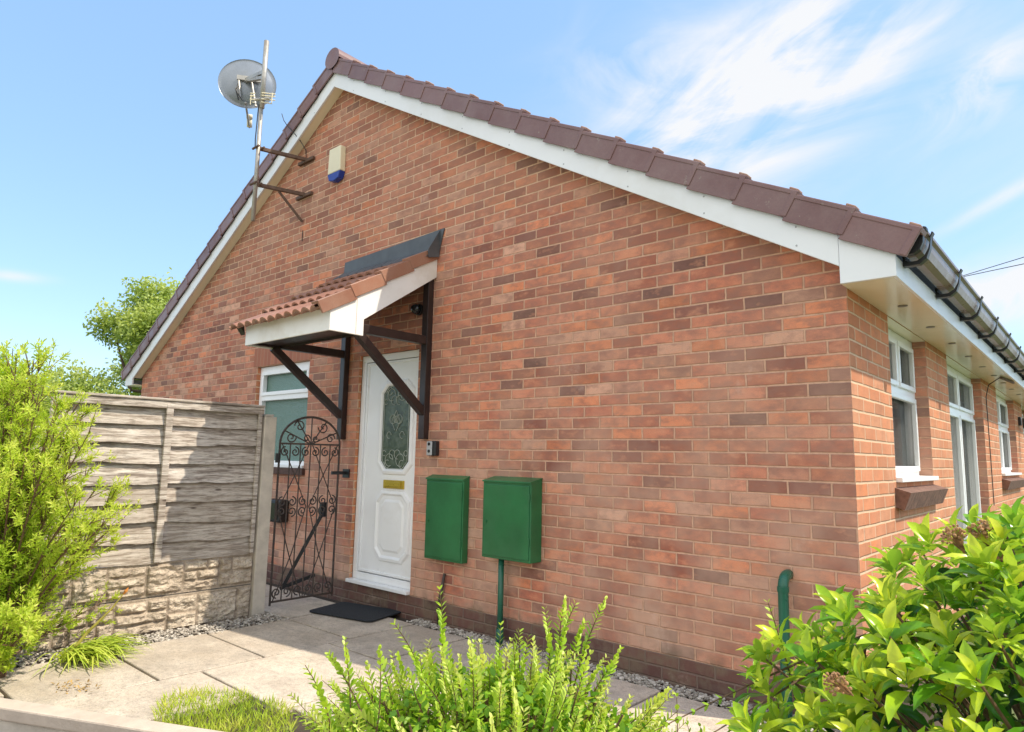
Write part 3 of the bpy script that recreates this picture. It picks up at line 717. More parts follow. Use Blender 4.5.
# ---------------------------------------------------------------- satellite dish on mast
CABLE = [(-5.74,-.172,5.08), (-5.68,-.176,4.98), (-5.60,-.172,4.89), (-5.51,-.15,4.80), (-5.45,-.09,4.70), (-5.42,-.03,4.60), (-5.44,-.012,4.51)]
sd = empty('satellite_dish', (-5.45, 0, 4.1), 'grey satellite dish on a tall pole bracketed out from the gable wall', 'satellite dish')
MX, MY = -5.575, -.50
bm = B(); tube(bm, [(MX, MY, 3.70), (MX, MY, 5.02)], .022, 12); ob('mast', bm, M['galv'], sd, smooth=True)
bm = B(); tube(bm, [(MX+.012, MY, 4.95), (MX+.012, MY, 5.72)], .027, 14); ob('upper_pole', bm, M['galv'], sd, smooth=True)
for z, strut in ((4.50, False), (4.10, True)):
    bm = B(); beam(bm, (-5.42, -.004, z), (MX, MY, z), .035, .035)
    o = ob('wall_bracket', bm, M['rust'], sd)
    bm = B(); box(bm, -5.57, -5.27, -.035, -.002, z-.035, z+.0); ob('wall_plate', bm, M['rust'], o, bevel=.003)
    bm = B(); tube(bm, [(MX-.06, MY-.03, z), (MX+.07, MY-.03, z)], .012, 8); tube(bm, [(MX-.06, MY+.03, z), (MX+.07, MY+.03, z)], .012, 8); ob('clamp', bm, M['rust'], o)
    if strut:
        bm = B(); beam(bm, (-5.44, -.012, z-.30), (-5.51, -.27, z-.02), .022, .022); beam(bm, (-5.43, -.014, z-.04), (-5.43, -.014, z-.42), .03, .02); ob('strut', bm, M['rust'], o)
DC = V((-6.02, -.47, 5.44)); DN = V((-.80, .56, .02)).normalized()     # facing direction (away from the camera)
ux = DN.cross(V((0,0,1))).normalized(); uz = ux.cross(DN).normalized()
bm = B(); rings = []
for k in range(9):
    r = k/8; rings.append([bm.verts.new(DC + ux*(.305*r*math.cos(a)) + uz*(.285*r*math.sin(a)) + DN*(.065*r*r)) for a in [2*PI*i/40 for i in range(40)]])
for a, b in zip(rings[1:], rings[2:]):
    for k in range(40): bm.faces.new([a[k], a[(k+1)%40], b[(k+1)%40], b[k]])
bm.faces.new(rings[1]); 
lip = [bm.verts.new(v.co + (v.co-DC).normalized()*.008 - DN*.010) for v in rings[-1]]
for k in range(40): bm.faces.new([rings[-1][k], rings[-1][(k+1)%40], lip[(k+1)%40], lip[k]])
for v in [v for v in bm.verts if not v.link_faces]: bm.verts.remove(v)
ob('reflector', bm, M['dish'], sd, smooth=True)
bk = DC - DN*.02
bm = B(); beam(bm, bk - ux*.10 + uz*.02, bk + ux*.16 + uz*.02, .05, .03, tuple(DN)); beam(bm, bk, V((MX+.01, MY, 5.36)), .04, .04)
beam(bm, bk, V((MX, MY, 5.30)), .035, .035); tube(bm, [bk - ux*.08, bk - ux*.05 - uz*.22 - DN*.03], .012, 6); tube(bm, [bk + ux*.05 + uz*.02, bk + ux*.12 - uz*.30 - DN*.02], .012, 6)
ob('dish_mount', bm, M['galv'], sd)
bm = B(); tube(bm, [DC - uz*.24 + DN*.02, DC - uz*.36 + DN*.40], .012, 8); ob('feed_arm', bm, M['galv'], sd)
bm = B(); tube(bm, [DC - uz*.36 + DN*.40, DC - uz*.27 + DN*.36], .03, 12); tube(bm, [DC - uz*.27 + DN*.36, DC - uz*.23 + DN*.335], .035, 12); ob('receiver_head', bm, M['cream'], sd, smooth=True)
bm = B(); tube(bm, [bk - ux*.06 - uz*.05, bk - ux*.10 - uz*.14 - DN*.05, bk - ux*.02 - uz*.27 - DN*.06, V((MX, MY-.03, 4.98)), V((MX-.02, MY-.03, 4.6)), V((MX-.03, MY-.02, 4.5))], .006, 6)
ob('cable', bm, M['wire'], sd); bm = B(); tube(bm, [bk - ux*.08 - uz*.04, bk - ux*.09 - uz*.16 - DN*.04, bk - ux*.06 - uz*.26 - DN*.04], .009, 6)
ob('cable', bm, M['wire'], sd); bm = B(); tube(bm, CABLE, .0045, 6)
ob('cable', bm, M['wire'], sd); bm = B(); tube(bm, [(-5.43, -.006, 3.70), (-5.43, -.006, 3.58)], .004, 6)
ob('cable', bm, M['wire'], sd)
ae = empty('television_aerial', (MX, MY, 5.0), 'small white rod aerial clamped to the pole below the satellite dish', 'aerial')
bm = B(); aD = V((.85, .5, 0)).normalized(); aP = V((-aD.y, aD.x, 0)); cA = V((MX, MY-.03, 5.04))
tube(bm, [cA - aD*.05, cA + aD*.12], .016, 6); ob('clamp', bm, M['galv'], ae)
for z in (-.045, -.01, .03, .06):
    for s in (-1, 1):
        bm = B(); tube(bm, [cA + V((0,0,z)) + aD*(.04*s) - aP*.02, cA + V((0,0,z)) + aD*(.04+.13*s*(1 if z > -.02 else .75))+aP*.03*s], .006, 6); ob('rod', bm, M['cream'], ae)
for q in (.15, -.10):
    bm = B(); tube(bm, [cA + aD*q + V((0,0,-.05)), cA + aD*q + V((0,0,.06))], .006, 6); ob('rod', bm, M['cream'], ae)

# ---------------------------------------------------------------- fence and its stone-effect base
FX = -4.36
fen = empty('timber_fence_panel', (FX, -1.64, .48), 'weathered horizontal waney-edge timber fence panel standing on the rock-faced base', 'fence')
FY0, FY1 = -2.42, -.905
nP = 8; Z0, Z1 = .50, 1.655
for k in range(nP):
    bm = B(); el_ = bm.verts.layers.float.new('edge'); zb = Z0 + (Z1-Z0)*k/nP - .018; zt = zb + (Z1-Z0)/nP + .035
    nseg = 60; A = []
    sd_ = random.uniform(0, 99)
    for i in range(nseg+1):
        y = FY0 + (FY1-FY0)*i/nseg
        w = .022*noise.noise(V((y*2.2, sd_, 0))) + .010*noise.noise(V((y*7, sd_, 5))) + .004*noise.noise(V((y*25, sd_, 9)))
        if k == 7: w *= .3
        w2 = random.uniform(-.002,.002)
        xb_, xt_ = FX+.014+w2, FX-.026; th = .014
        A.append([bm.verts.new(p) for p in ((xb_, y, zb+w), (xb_-th, y, zb+w), (xt_-th, y, zt), (xt_, y, zt), (xb_*.5+xt_*.5+.003, y, (zb+zt)/2))])
        for v_, q_ in zip(A[-1], (.25, .25, 1, 1, .05)): v_[el_] = q_
    for a, b in zip(A, A[1:]):
        for i, j in ((0,1),(1,2),(2,3),(3,4),(4,0)): bm.faces.new([a[i], a[j], b[j], b[i]])
    bm.faces.new(A[0][:4][::-1]+[]) ; bm.faces.new(A[-1][:4])
    ob('plank', bm, M['wood'], fen)
for y, w in ((FY0+.005, .045), (-1.665, .050), (FY1-.03, .030)):
    bm = B(); box(bm, FX+.016, FX+.040, y-w/2, y+w/2, Z0-.01, Z1-.005); ob('batten', bm, M['wood'], fen, bevel=.003)
bm = B(); box(bm, FX-.035, FX+.045, FY0-.02, FY1, Z1+.022, Z1+.040); ob('cap_rail', bm, M['wood'], fen, bevel=.003)
bm = B(); box(bm, FX+.008, FX+.036, FY0-.01, FY1, Z1-.035, Z1+.020); ob('top_rail', bm, M['wood'], fen, bevel=.003)
# second panel beyond the next post (behind the bush)
fen2 = empty('timber_fence_panel', (FX, -3.4, .48), 'timber fence panel behind the tall yellow-green shrub at the far left', 'fence')
bm = B()
for k in range(nP):
    z = Z0-.25 + (Z1-Z0)*k/nP; obox(bm, (FX, -4.2, z), (0, 1.62, 0), (-.014, 0, 0), (-.022, 0, .17))
ob('planks', bm, M['wood'], fen2)
bm = B(); box(bm, FX-.035, FX+.04, -4.2, -2.58, Z1-.20, Z1-.18); ob('cap_rail', bm, M['wood'], fen2)
def post(y, h, label):
    p = B(); box(p, FX-.05, FX+.045, y-.055, y+.055, -.1, h-.02); prism(p, [(FX-.05, y-.055, h-.0199), (FX+.045, y-.055, h-.0199), (FX+.03, y-.04, h), (FX-.035, y-.04, h)], (0, .08, 0))
    o = ob('concrete_post', p, M['concrete'], bevel=.008); tag(o, label, 'post', 'concrete fence posts'); return o
post(-.845, 1.625, 'pale concrete fence post between the timber panel and the iron gate')
post(-2.50, 1.45, 'concrete fence post half hidden behind the tall yellow-green shrub')
# rock faced gravel boards
def rockboard(z0, z1, seed, label):
    rs = random.Random(seed); y0, y1 = FY0, -.902
    cells = []; y = y0
    while y < y1-.01:
        w = rs.uniform(.18, .36); ye = min(y+w, y1); 
        if y1-ye < .1: ye = y1
        k = rs.choice([1, 2, 3, 3, 2]); zs = [z0+.012 + (z1-z0-.024)*i/k for i in range(k+1)]
        for a, b in zip(zs, zs[1:]):
            if rs.random() < .4 and k > 1:
                m = y + (ye-y)*rs.uniform(.35,.65); cells += [(y, m, a, b), (m, ye, a, b)]
            else: cells.append((y, ye, a, b))
        y = ye
    bm = B(); lay = bm.verts.layers.float.new('tint'); st_ = .0075
    nu, nv = int((y1-y0)/st_), int((z1-z0)/st_); G = []
    hs = {c: rs.uniform(.010, .026) for c in cells}; ts = {c: rs.random() for c in cells}
    for i in range(nu+1):
        col = []
        yy = y0+(y1-y0)*i/nu
        for j in range(nv+1):
            zz = z0+(z1-z0)*j/nv; h = 0; t = .35
            for c in cells:
                if c[0] <= yy <= c[1] and c[2] <= zz <= c[3]:
                    e = min(yy-c[0], c[1]-yy, zz-c[2], c[3]-zz)
                    f = max(0, min(1, (e-.005)/.012)); q = V((yy*7, zz*13, seed))
                    h = f*(hs[c] + .020*noise.noise(q) + .014*noise.noise(q*3.1) + .006*noise.noise(q*8)); t = .2 + f*(.15+.65*ts[c]) + .5*noise.noise(q*2.3)
                    break
            v = bm.verts.new((FX-.01+max(h, -.004)+.012, yy, zz)); v[lay] = max(0, min(1, t)); col.append(v)
        G.append(col)
    for i in range(nu):
        for j in range(nv): bm.faces.new([G[i][j], G[i+1][j], G[i+1][j+1], G[i][j+1]])
    me = bpy.data.meshes.new('gravel_board'); bm.normal_update(); bm.to_mesh(me); bm.free()
    o = link('stone_effect_board', me, M['rock']); tag(o, label, 'gravel board', 'rock-faced concrete boards under the fence')
    bm = B(); box(bm, FX-.045, FX-.0005, y0, y1, z0, z1); ob('backing', bm, M['concrete'], o)
    return o
rockboard(-.03, .235, 3, 'lower rock-faced concrete base board resting on the gravel')
rockboard(.243, .485, 8, 'upper rock-faced concrete base board directly beneath the timber panel')

# ---------------------------------------------------------------- iron gate
GX = -4.40; gy0_, gy1_ = -.700, -.095; gz0, gz1 = .06, 1.385; gc = (gy0_+gy1_)/2; gR = (gy1_-gy0_)/2
gate = empty('wrought_iron_gate', (GX, gy1_, 0), 'tall narrow wrought iron gate with arched top and scrolls, hung from the brick wall', 'gate')
def gp(y, z): return (GX, y, z)
bm = B(); tube(bm, [gp(gy0_, .03), gp(gy0_, gz1)] + [gp(gc-gR*math.cos(a), gz1+gR*.80*math.sin(a)) for a in [PI*i/24 for i in range(1, 24)]] + [gp(gy1_, gz1), gp(gy1_, .03)], .0105, 6); ob('outer_frame', bm, M['iron'], gate)
bm = B()
for z in (gz0, gz1):
    bm = B(); beam(bm, gp(gy0_, z), gp(gy1_, z), .012, .016); ob('cross_rail', bm, M['iron'], gate)
bm = B()
for k in range(1, 6):
    y = gy0_ + (gy1_-gy0_)*k/6; bm = B(); tube(bm, [gp(y, gz0), gp(y, gz1)], .0065, 6); ob('upright_bar', bm, M['iron'], gate)
bm = B()
for (a, b) in ((gy0_+.02, gc-.015), (gy1_-.02, gc+.015)):
    bm = B(); tube(bm, [gp(a, gz0), gp((a+b)/2+.02*(1 if a < b else -1), .45), gp(b, .84), gp((a+b)/2, 1.12), gp(a, gz1)], .0055, 6)
    ob('diagonal_bar', bm, M['iron'], gate); bm = B(); tube(bm, [gp(b, gz0), gp((a+b)/2, .42), gp(a, .82), gp((a+b)/2, 1.1), gp(b, gz1)], .0055, 6)
    ob('diagonal_bar', bm, M['iron'], gate)
def spiral(cy, cz, r, turns, start, sgn=1, n=26): return [gp(cy + r*(1-.82*i/n)*math.cos(start+sgn*turns*2*PI*i/n), cz + r*(1-.82*i/n)*math.sin(start+sgn*turns*2*PI*i/n)) for i in range(n+1)]
for k in range(3):
    bm = B(); yc = gy0_ + (gy1_-gy0_)*(k*2+1)/6
    for s in (-1, 1):
        for cz, sg in ((.13, 1), (.80, 1), (.885, -1), (1.315, -1)):
            bm = B(); tube(bm, spiral(yc+s*.048, cz, .043, 1.35, PI/2*(-sg), s*sg), .0062, 5); ob('scroll', bm, M['iron'], gate)
bm = B()
for a in (28, 60, 90, 120, 152):
    an = math.radians(a); bm = B(); tube(bm, [gp(gc, gz1), gp(gc+gR*math.cos(an)*.98, gz1+gR*.8*math.sin(an)*.98)], .006, 5); ob('arch_ray', bm, M['iron'], gate)
for s in (-1, 1):
    for sp in (spiral(gc+s*.12, gz1+.155, .055, 1.3, PI, s), spiral(gc+s*.20, gz1+.055, .048, 1.3, 0, s), spiral(gc+s*.045, gz1+.05, .035, 1.2, 0, -s)):
        bm = B(); tube(bm, sp, .0060, 5); ob('scroll', bm, M['iron'], gate)

bm = B(); beam(bm, gp(gy1_-.07, 1.13), gp(-.012, 1.13), .02, .03); box(bm, GX-.05, GX+.05, -.012, -.001, 1.085, 1.165); ob('hinge', bm, M['black'], gate)
bm = B(); tube(bm, [gp(gy0_-.012, 1.22), gp(gy0_-.012, 1.30)], .022, 10); ob('latch', bm, M['black'], gate)
bm = B(); beam(bm, (GX-.03, -.19, .80), (GX-.03, -.245, .80), .03, .13); beam(bm, (GX-.06, -.20, .76), (GX-.20, -.47, .13), .022, .03); beam(bm, (GX-.20, -.50, .12), (GX-.10, -.22, .22), .035, .03)
ob('gate_stay', bm, M['black'], gate)
hb = empty('wall_meter_cover', (-5.53, 0, .7), 'small black plastic box on the brick wall seen through the gate', 'box')
bm = B(); box(bm, -5.66, -5.36, -.11, -.001, .60, .83); ob('box', bm, M['black'], hb, bevel=.02)
bm = B(); box(bm, -5.63, -5.39, -.118, -.1105, .63, .80); ob('lid', bm, M['lens'], hb, bevel=.006)

# doormat
bm = B(); ang = math.radians(13); cs, sn = math.cos(ang), math.sin(ang); cc = V((-3.82, -.25, 0)); pts = []
hw, hd, rr = .335, .215, .05
for (sx, sy, a0) in ((1,1,0), (-1,1,90), (-1,-1,180), (1,-1,270)):
    for i in range(5):
        a = math.radians(a0+22.5*i); px = sx*(hw-rr)+rr*math.cos(a); py = sy*(hd-rr)+rr*math.sin(a)
        pts.append((cc.x+px*cs-py*sn, cc.y+px*sn+py*cs, .006))
prism(bm, pts, (0,0,.012)); tag(ob('doormat', bm, M['mat'], bevel=.004), 'dark rubber doormat lying on the slabs before the white door', 'doormat')

# low garden wall across the lower left corner
kw = empty('garden_wall', (-2.9, -2.87, 0), 'low pale concrete garden wall edging in the near left corner', 'wall')
ka = V((-4.4, -3.50, 0)); kl = 3.6
ka = V((-2.99, -2.85, 0)) - KD*1.6
bm = B(); obox(bm, ka + V((0,0,-.2)) - KN*.075, KD*kl, KN*.07, V((0,0,.285))); ob('wall_face', bm, M['concrete'], kw, bevel=.006)
bm = B()
obox(bm, ka + V((0,0,.0875)) - KN*.088, KD*3.6, KN*.096, V((0,0,.058)))
ob('coping', bm, M['kerb'], kw, bevel=.008)

# power line, far right
bm = B()
A0, A1 = V((-13.7, 34.5, 12.0)), V((.9, 11.4, 4.1))
PLACE_WIRE = [((-1.65, 15.3, 5.80), (2.1, 10.0, 5.75)), ((-1.65, 15.3, 5.70), (2.1, 10.0, 5.62))]
pl_ = B()
w0, w1 = V((-1.19, 13.73, 5.49)), V((-.02, 12.11, 5.30))
dd = (w1-w0)
for o_ in (0, -.13): tube(pl_, [w0 - dd*6 + V((0,0,o_*.2)), w0 + V((0,0,o_*.2)), w1 + V((0,0,o_)), w1 + dd*14 + V((0,0,o_*3))], .008, 5)
tag(ob('overhead_cable', pl_, M['wire']), 'pair of thin overhead cables sloping down to behind the gutter on the right', 'cable')

# ---------------------------------------------------------------- foliage machinery
def leaf_template(kind):
    if kind == 'broad':     # lanceolate, folded, arched: 11 verts
        st = [(0, .0, 0), (.22, .36, .03), (.5, .5, .06), (.78, .33, .03), (1, 0, -.06)]
        v = [(0, 0, 0)]
        for t, w, z in st[1:4]: v += [(-w, t, z+.10*w*2), (0, t, z), (w, t, z+.10*w*2)]
        v += [(0, 1, -.06)]
        f = [(0,2,1),(0,3,2),(1,2,5,4),(2,3,6,5),(4,5,8,7),(5,6,9,8),(7,8,10),(8,9,10)]
        return np.array(v, float), f
    if kind == 'oval':      # 6 verts
        v = [(0,0,0),(-.42,.35,.08),(.42,.35,.08),(-.36,.72,.05),(.36,.72,.05),(0,1,-.02)]
        return np.array(v, float), [(0,2,4,5,3,1)]
    v = [(0,0,0),(-.5,.5,.05),(0,1,0),(.5,.5,.05)]
    return np.array(v, float), [(0,3,2,1)]
def foliage(name, kind, P, D, U, Ln, Wd, T, mat, parent):
    """P base points, D leaf directions, U approximate upper normals, Ln lengths, Wd widths, T tints (all arrays)"""
    P, D, U = np.asarray(P, float), np.asarray(D, float), np.asarray(U, float)
    D = D/np.linalg.norm(D, axis=1, keepdims=True)
    X = np.cross(D, U); nx = np.linalg.norm(X, axis=1, keepdims=True); X = np.where(nx < 1e-4, [[1,0,0]], X/np.maximum(nx, 1e-4)); Z = np.cross(X, D)
    tv, tf = leaf_template(kind); n, k = len(P), len(tv)
    Ln, Wd = np.asarray(Ln)[:, None, None], np.asarray(Wd)[:, None, None]
    co = P[:, None, :] + X[:, None, :]*tv[None, :, 0:1]*Wd + D[:, None, :]*tv[None, :, 1:2]*Ln + Z[:, None, :]*tv[None, :, 2:3]*Ln
    co = co.reshape(-1, 3)
    loops = np.concatenate([np.array(f) for f in tf]); sizes = np.array([len(f) for f in tf])
    allloops = (loops[None, :] + (np.arange(n)*k)[:, None]).reshape(-1); tot = np.tile(sizes, n)
    me = bpy.data.meshes.new(name); me.vertices.add(n*k); me.vertices.foreach_set('co', co.ravel())
    me.loops.add(len(allloops)); me.loops.foreach_set('vertex_index', allloops.astype(np.int32))
    me.polygons.add(len(tot)); me.polygons.foreach_set('loop_start', np.concatenate([[0], np.cumsum(tot)[:-1]]).astype(np.int32))
    me.polygons.foreach_set('loop_total', tot.astype(np.int32)); me.update(calc_edges=True); me.validate()
    at = me.attributes.new('tint', 'FLOAT', 'POINT'); at.data.foreach_set('value', np.repeat(np.clip(T, 0, 1), k).astype(np.float32))
    return link(name, me, mat, parent, smooth=(kind == 'broad'))
def rv(): 
    v = V((random.gauss(0,1), random.gauss(0,1), random.gauss(0,1))); return v.normalized()
class Leaves:
    def __init__(s): s.P, s.D, s.U, s.L, s.W, s.T = [], [], [], [], [], []
    def add(s, p, d, u, l, w, t): s.P.append(tuple(p)); s.D.append(tuple(d)); s.U.append(tuple(u)); s.L.append(l); s.W.append(w); s.T.append(t)
    def make(s, name, kind, mat, parent): return foliage(name, kind, s.P, s.D, s.U, s.L, s.W, np.array(s.T), mat, parent)

# --- privet-like shrub in the centre foreground: upright shoots with paired leaves
def shoot(lv, stems, p0, p1, llen, bend, tbase, n=None, r=.0022):
    p0, p1 = V(p0), V(p1); mid = (p0+p1)/2 + bend; L_ = (p1-p0).length
    pts = [p0*(1-t)**2 + mid*2*t*(1-t) + p1*t*t for t in [i/8 for i in range(9)]]
    tube(stems, pts, [r*(1.15-.8*i/8) for i in range(9)], 4)
    n = n or int(L_/.0145); az = random.uniform(0, PI)
    for i in range(n):
        t = .12 + .88*i/(n-1) if n > 1 else 1; k = t*8; a = min(7, int(k)); p = pts[a].lerp(pts[a+1], k-a); tg = (pts[a+1]-pts[a]).normalized()
        s = tg.cross(V((math.cos(az), math.sin(az), .1))).normalized(); az += .25 + (PI/2)*.0
        up_ = .55 + .7*t
        for sg in (1, -1):
            d = (s*sg + tg*up_ + rv()*.12).normalized(); l = llen*(1.0 - .45*max(0, t-.7)/.3)*random.uniform(.8, 1.12)
            lv.add(p, d, (tg*.8 - s*sg*.5 + rv()*.25), l, l*.60, tbase + .35*t + random.uniform(-.15, .15))
cR = V((.7488, .6626, 0)); cF = V((-.6626, .7488, 0))
def privet(center, rx, ry, ztop, nshoot, tips, label, seed, llen=.031):
    random.seed(seed); root = empty('privet_shrub', (center[0], center[1], 0), label, 'shrub', None)
    lv, stm = Leaves(), B(); c = V((center[0], center[1], 0))
    for _ in range(nshoot):
        a, r = random.uniform(0, 2*PI), math.sqrt(random.random()); q = c + cR*(rx*r*math.cos(a)) + cF*(ry*r*math.sin(a))
        zt = ztop*(1-.30*r*r) * random.uniform(.80, 1.06); zt += .02
        p1 = q + V((0,0,zt)) + rv()*.03; ln = random.uniform(.10, .26); out = (q-c); out.z = 0
        p0 = p1 - V((0,0,ln)) - out*random.uniform(.15,.45)
        shoot(lv, stm, p0, p1, llen*random.uniform(.85,1.15), rv()*.015, .32+.40*random.random())
    for (tx, ty, tz, ln, lean) in tips:
        p1 = V((tx, ty, tz)); p0 = p1 - V((0,0,ln)) - cR*lean
        shoot(lv, stm, p0, p1, llen*1.0, cR*(-lean*.25)+rv()*.035, .42, r=.003)
    # inner foliage
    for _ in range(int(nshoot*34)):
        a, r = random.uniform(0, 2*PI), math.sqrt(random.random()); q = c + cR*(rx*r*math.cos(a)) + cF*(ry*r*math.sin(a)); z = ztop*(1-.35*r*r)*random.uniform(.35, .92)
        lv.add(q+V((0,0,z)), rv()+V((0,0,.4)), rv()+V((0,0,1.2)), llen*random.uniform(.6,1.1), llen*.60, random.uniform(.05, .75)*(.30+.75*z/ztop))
    for _ in range(26):
        a = random.uniform(0, 2*PI); r = random.random(); q = c + cR*(rx*.8*r*math.cos(a)) + cF*(ry*.8*r*math.sin(a))
        tube(stm, [c+V((random.uniform(-.05,.05), random.uniform(-.05,.05), -.05)), c.lerp(q, .5)+V((0,0,ztop*.4)), q+V((0,0,ztop*.85))], [.009, .006, .003], 5)
    ob('stems', stm, M['redstem'], root); lv.make('foliage', 'oval', M['privet'], root); return root
tips1 = [(-.483,-2.414,.926,.30,0),(-.568,-2.672,.818,.24,-.03),(-.607,-2.764,.766,.22,-.08),(-.601,-2.694,.778,.16,-.10),(-.506,-2.555,.848,.26,-.10),(-.392,-2.378,.798,.2,-.02),
 (-.355,-2.206,.774,.18,0),(-.247,-2.131,.894,.28,0),(-.164,-2.194,.901,.24,.05),(-.158,-2.053,.896,.28,.10),(-.347,-2.217,.80,.26,.02),(-.229,-2.248,.886,.22,0),
 (-.136,-2.007,.751,.2,.10),(-.459,-2.641,.808,.2,0),(-.083,-2.237,.792,.2,.06),(-.422,-2.536,.783,.2,0),(-.30,-2.30,.80,.2,.0),(-.20,-2.10,.83,.2,.04)]
privet((-.32,-2.36), .58, .36, .775, 330, tips1, 'bright green small-leaved privet bush with upright shoots in front of the gable wall', 21)
# sprays of the neighbouring privet reaching out beside the evergreen
random.seed(5)
r2_ = empty('privet_shrub', (.40, -2.15, 0), 'sparse arching privet sprays beside the big-leaved evergreen, in front of the green elbow pipe', 'shrub')
lv, stm = Leaves(), B()
shoot(lv, stm, (.44,-2.18,.74), (.402,-2.25,1.0), .026, cR*.01, .38, n=13, r=.0028)
shoot(lv, stm, (.56,-2.10,.935), (.22,-2.43,.735), .022, V((0,0,.012)), .22, n=15, r=.0030)
shoot(lv, stm, (.50,-2.20,.88), (.27,-2.464,.70), .022, V((0,0,.0)), .3, n=10, r=.0025)
shoot(lv, stm, (.27,-2.42,.62), (.235,-2.36,.79), .022, V((0,0,.0)), .3, n=7)
shoot(lv, stm, (.48,-2.16,.80), (.47,-2.15,.95), .024, V((0,0,.0)), .4, n=8)
for _ in range(16):
    p1 = V((random.uniform(.20,.5), 0, 0)); p1.y = -2.42 + (p1.x-.2)*.9 + random.uniform(-.06,.06); p1.z = .66 + (p1.x-.2)*.5 + random.uniform(-.06,.06)
    shoot(lv, stm, p1-V((random.uniform(-.06,.02),random.uniform(-.06,.04),.2)), p1, .022, rv()*.02, random.uniform(.15,.5))
tube(stm, [(.42,-2.1,-.03), (.50,-2.08,.5), (.56,-2.10,.935)], [.009,.006,.003], 6); tube(stm, [(.42,-2.1,-.03), (.46,-2.14,.5), (.44,-2.18,.74)], [.008,.005,.003], 6); tube(stm, [(.42,-2.1,-.03), (.35,-2.25,.4), (.27,-2.42,.62)], [.008,.005,.003], 6)
ob('stems', stm, M['redstem'], r2_); lv.make('foliage', 'oval', M['privet'], r2_)

# --- big-leaved evergreen, right foreground
random.seed(9)
ev = empty('evergreen_shrub', (.98, -1.93, 0), 'large glossy-leaved evergreen shrub with brown dried flower heads, near right corner', 'shrub')
lv, stm = Leaves(), B(); EC = V((1.05, -2.00, .465)); ER = (.81, .62, .75)
def ell(dv, k=1.0): return EC + cR*(dv.x*ER[0]*k) + cF*(dv.y*ER[1]*k) + V((0,0,dv.z*ER[2]*k))
def rosette(p, out, n, size, tint):
    ax = (out*.8 + V((0,0,.9)) + rv()*.35).normalized(); s = ax.cross(rv()).normalized(); t_ = ax.cross(s)
    for i in range(n):
        a = 2.4*i + random.uniform(-.3,.3); k = i/n; spread = 1.25-1.0*k
        d = ax*(1-.55*spread) + (s*math.cos(a)+t_*math.sin(a))*spread
        l = size*random.uniform(.75,1.1)*(1-.35*k)
        lv.add(p - ax*(.030*(1-k)), d, ax + rv()*.25, l, l*random.uniform(.30,.42), tint + .30*k + random.uniform(-.26,.18))
nR = 860; heads = []
for i in range(nR):
    dv = rv()
    if dv.z < -.35: dv.z = -dv.z
    k = random.uniform(.86, 1.06) * (1 + .10*noise.noise(dv*2.3)); p = ell(dv, k)
    out = (p-EC).normalized(); facing = random.random()
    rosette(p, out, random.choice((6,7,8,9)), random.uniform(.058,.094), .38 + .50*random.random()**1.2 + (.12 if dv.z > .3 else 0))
    if i % 3 == 0: tube(stm, [EC + (p-EC)*.35 - V((0,0,.1)), p.lerp(EC, .3)-V((0,0,.03)), p], [.006,.004,.0025], 5)
for i in range(2600):
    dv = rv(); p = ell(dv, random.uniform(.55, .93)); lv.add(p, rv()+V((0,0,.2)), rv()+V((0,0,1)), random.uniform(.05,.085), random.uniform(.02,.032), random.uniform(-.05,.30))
tube(stm, [(1.02,-1.98,-.04),(1.0,-1.98,.25),(1.02,-1.98,.5)], [.03,.025,.02], 8)
for i in range(14):
    dv = rv(); dv.z = abs(dv.z); tube(stm, [(1.02,-1.98,.05), ell(dv,.5), ell(dv,.9)], [.014,.009,.004], 6)
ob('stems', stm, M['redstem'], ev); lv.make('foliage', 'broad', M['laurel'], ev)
for (px, py, pz) in [(.812,-2.258,1.175),(.775,-2.285,1.165),(.640,-2.545,.94),(.835,-2.2,1.13)]:
    hc = V((px, py, pz)); o_ = (hc-EC).normalized(); hc = hc + o_*.012; fb = B()
    for i in range(46):
        dv = (rv()+o_*.9).normalized(); q = hc + dv*random.uniform(.014,.026)*V((1,1,1)).x
        tube(fb, [hc - o_*.03, hc.lerp(q,.6), q], .0007, 3, cap=False)
        bmesh.ops.create_icosphere(fb, subdivisions=1, radius=random.uniform(.0022,.0038), matrix=Matrix.Translation(q))
    ob('flower_head', fb, M['flower'], ev)

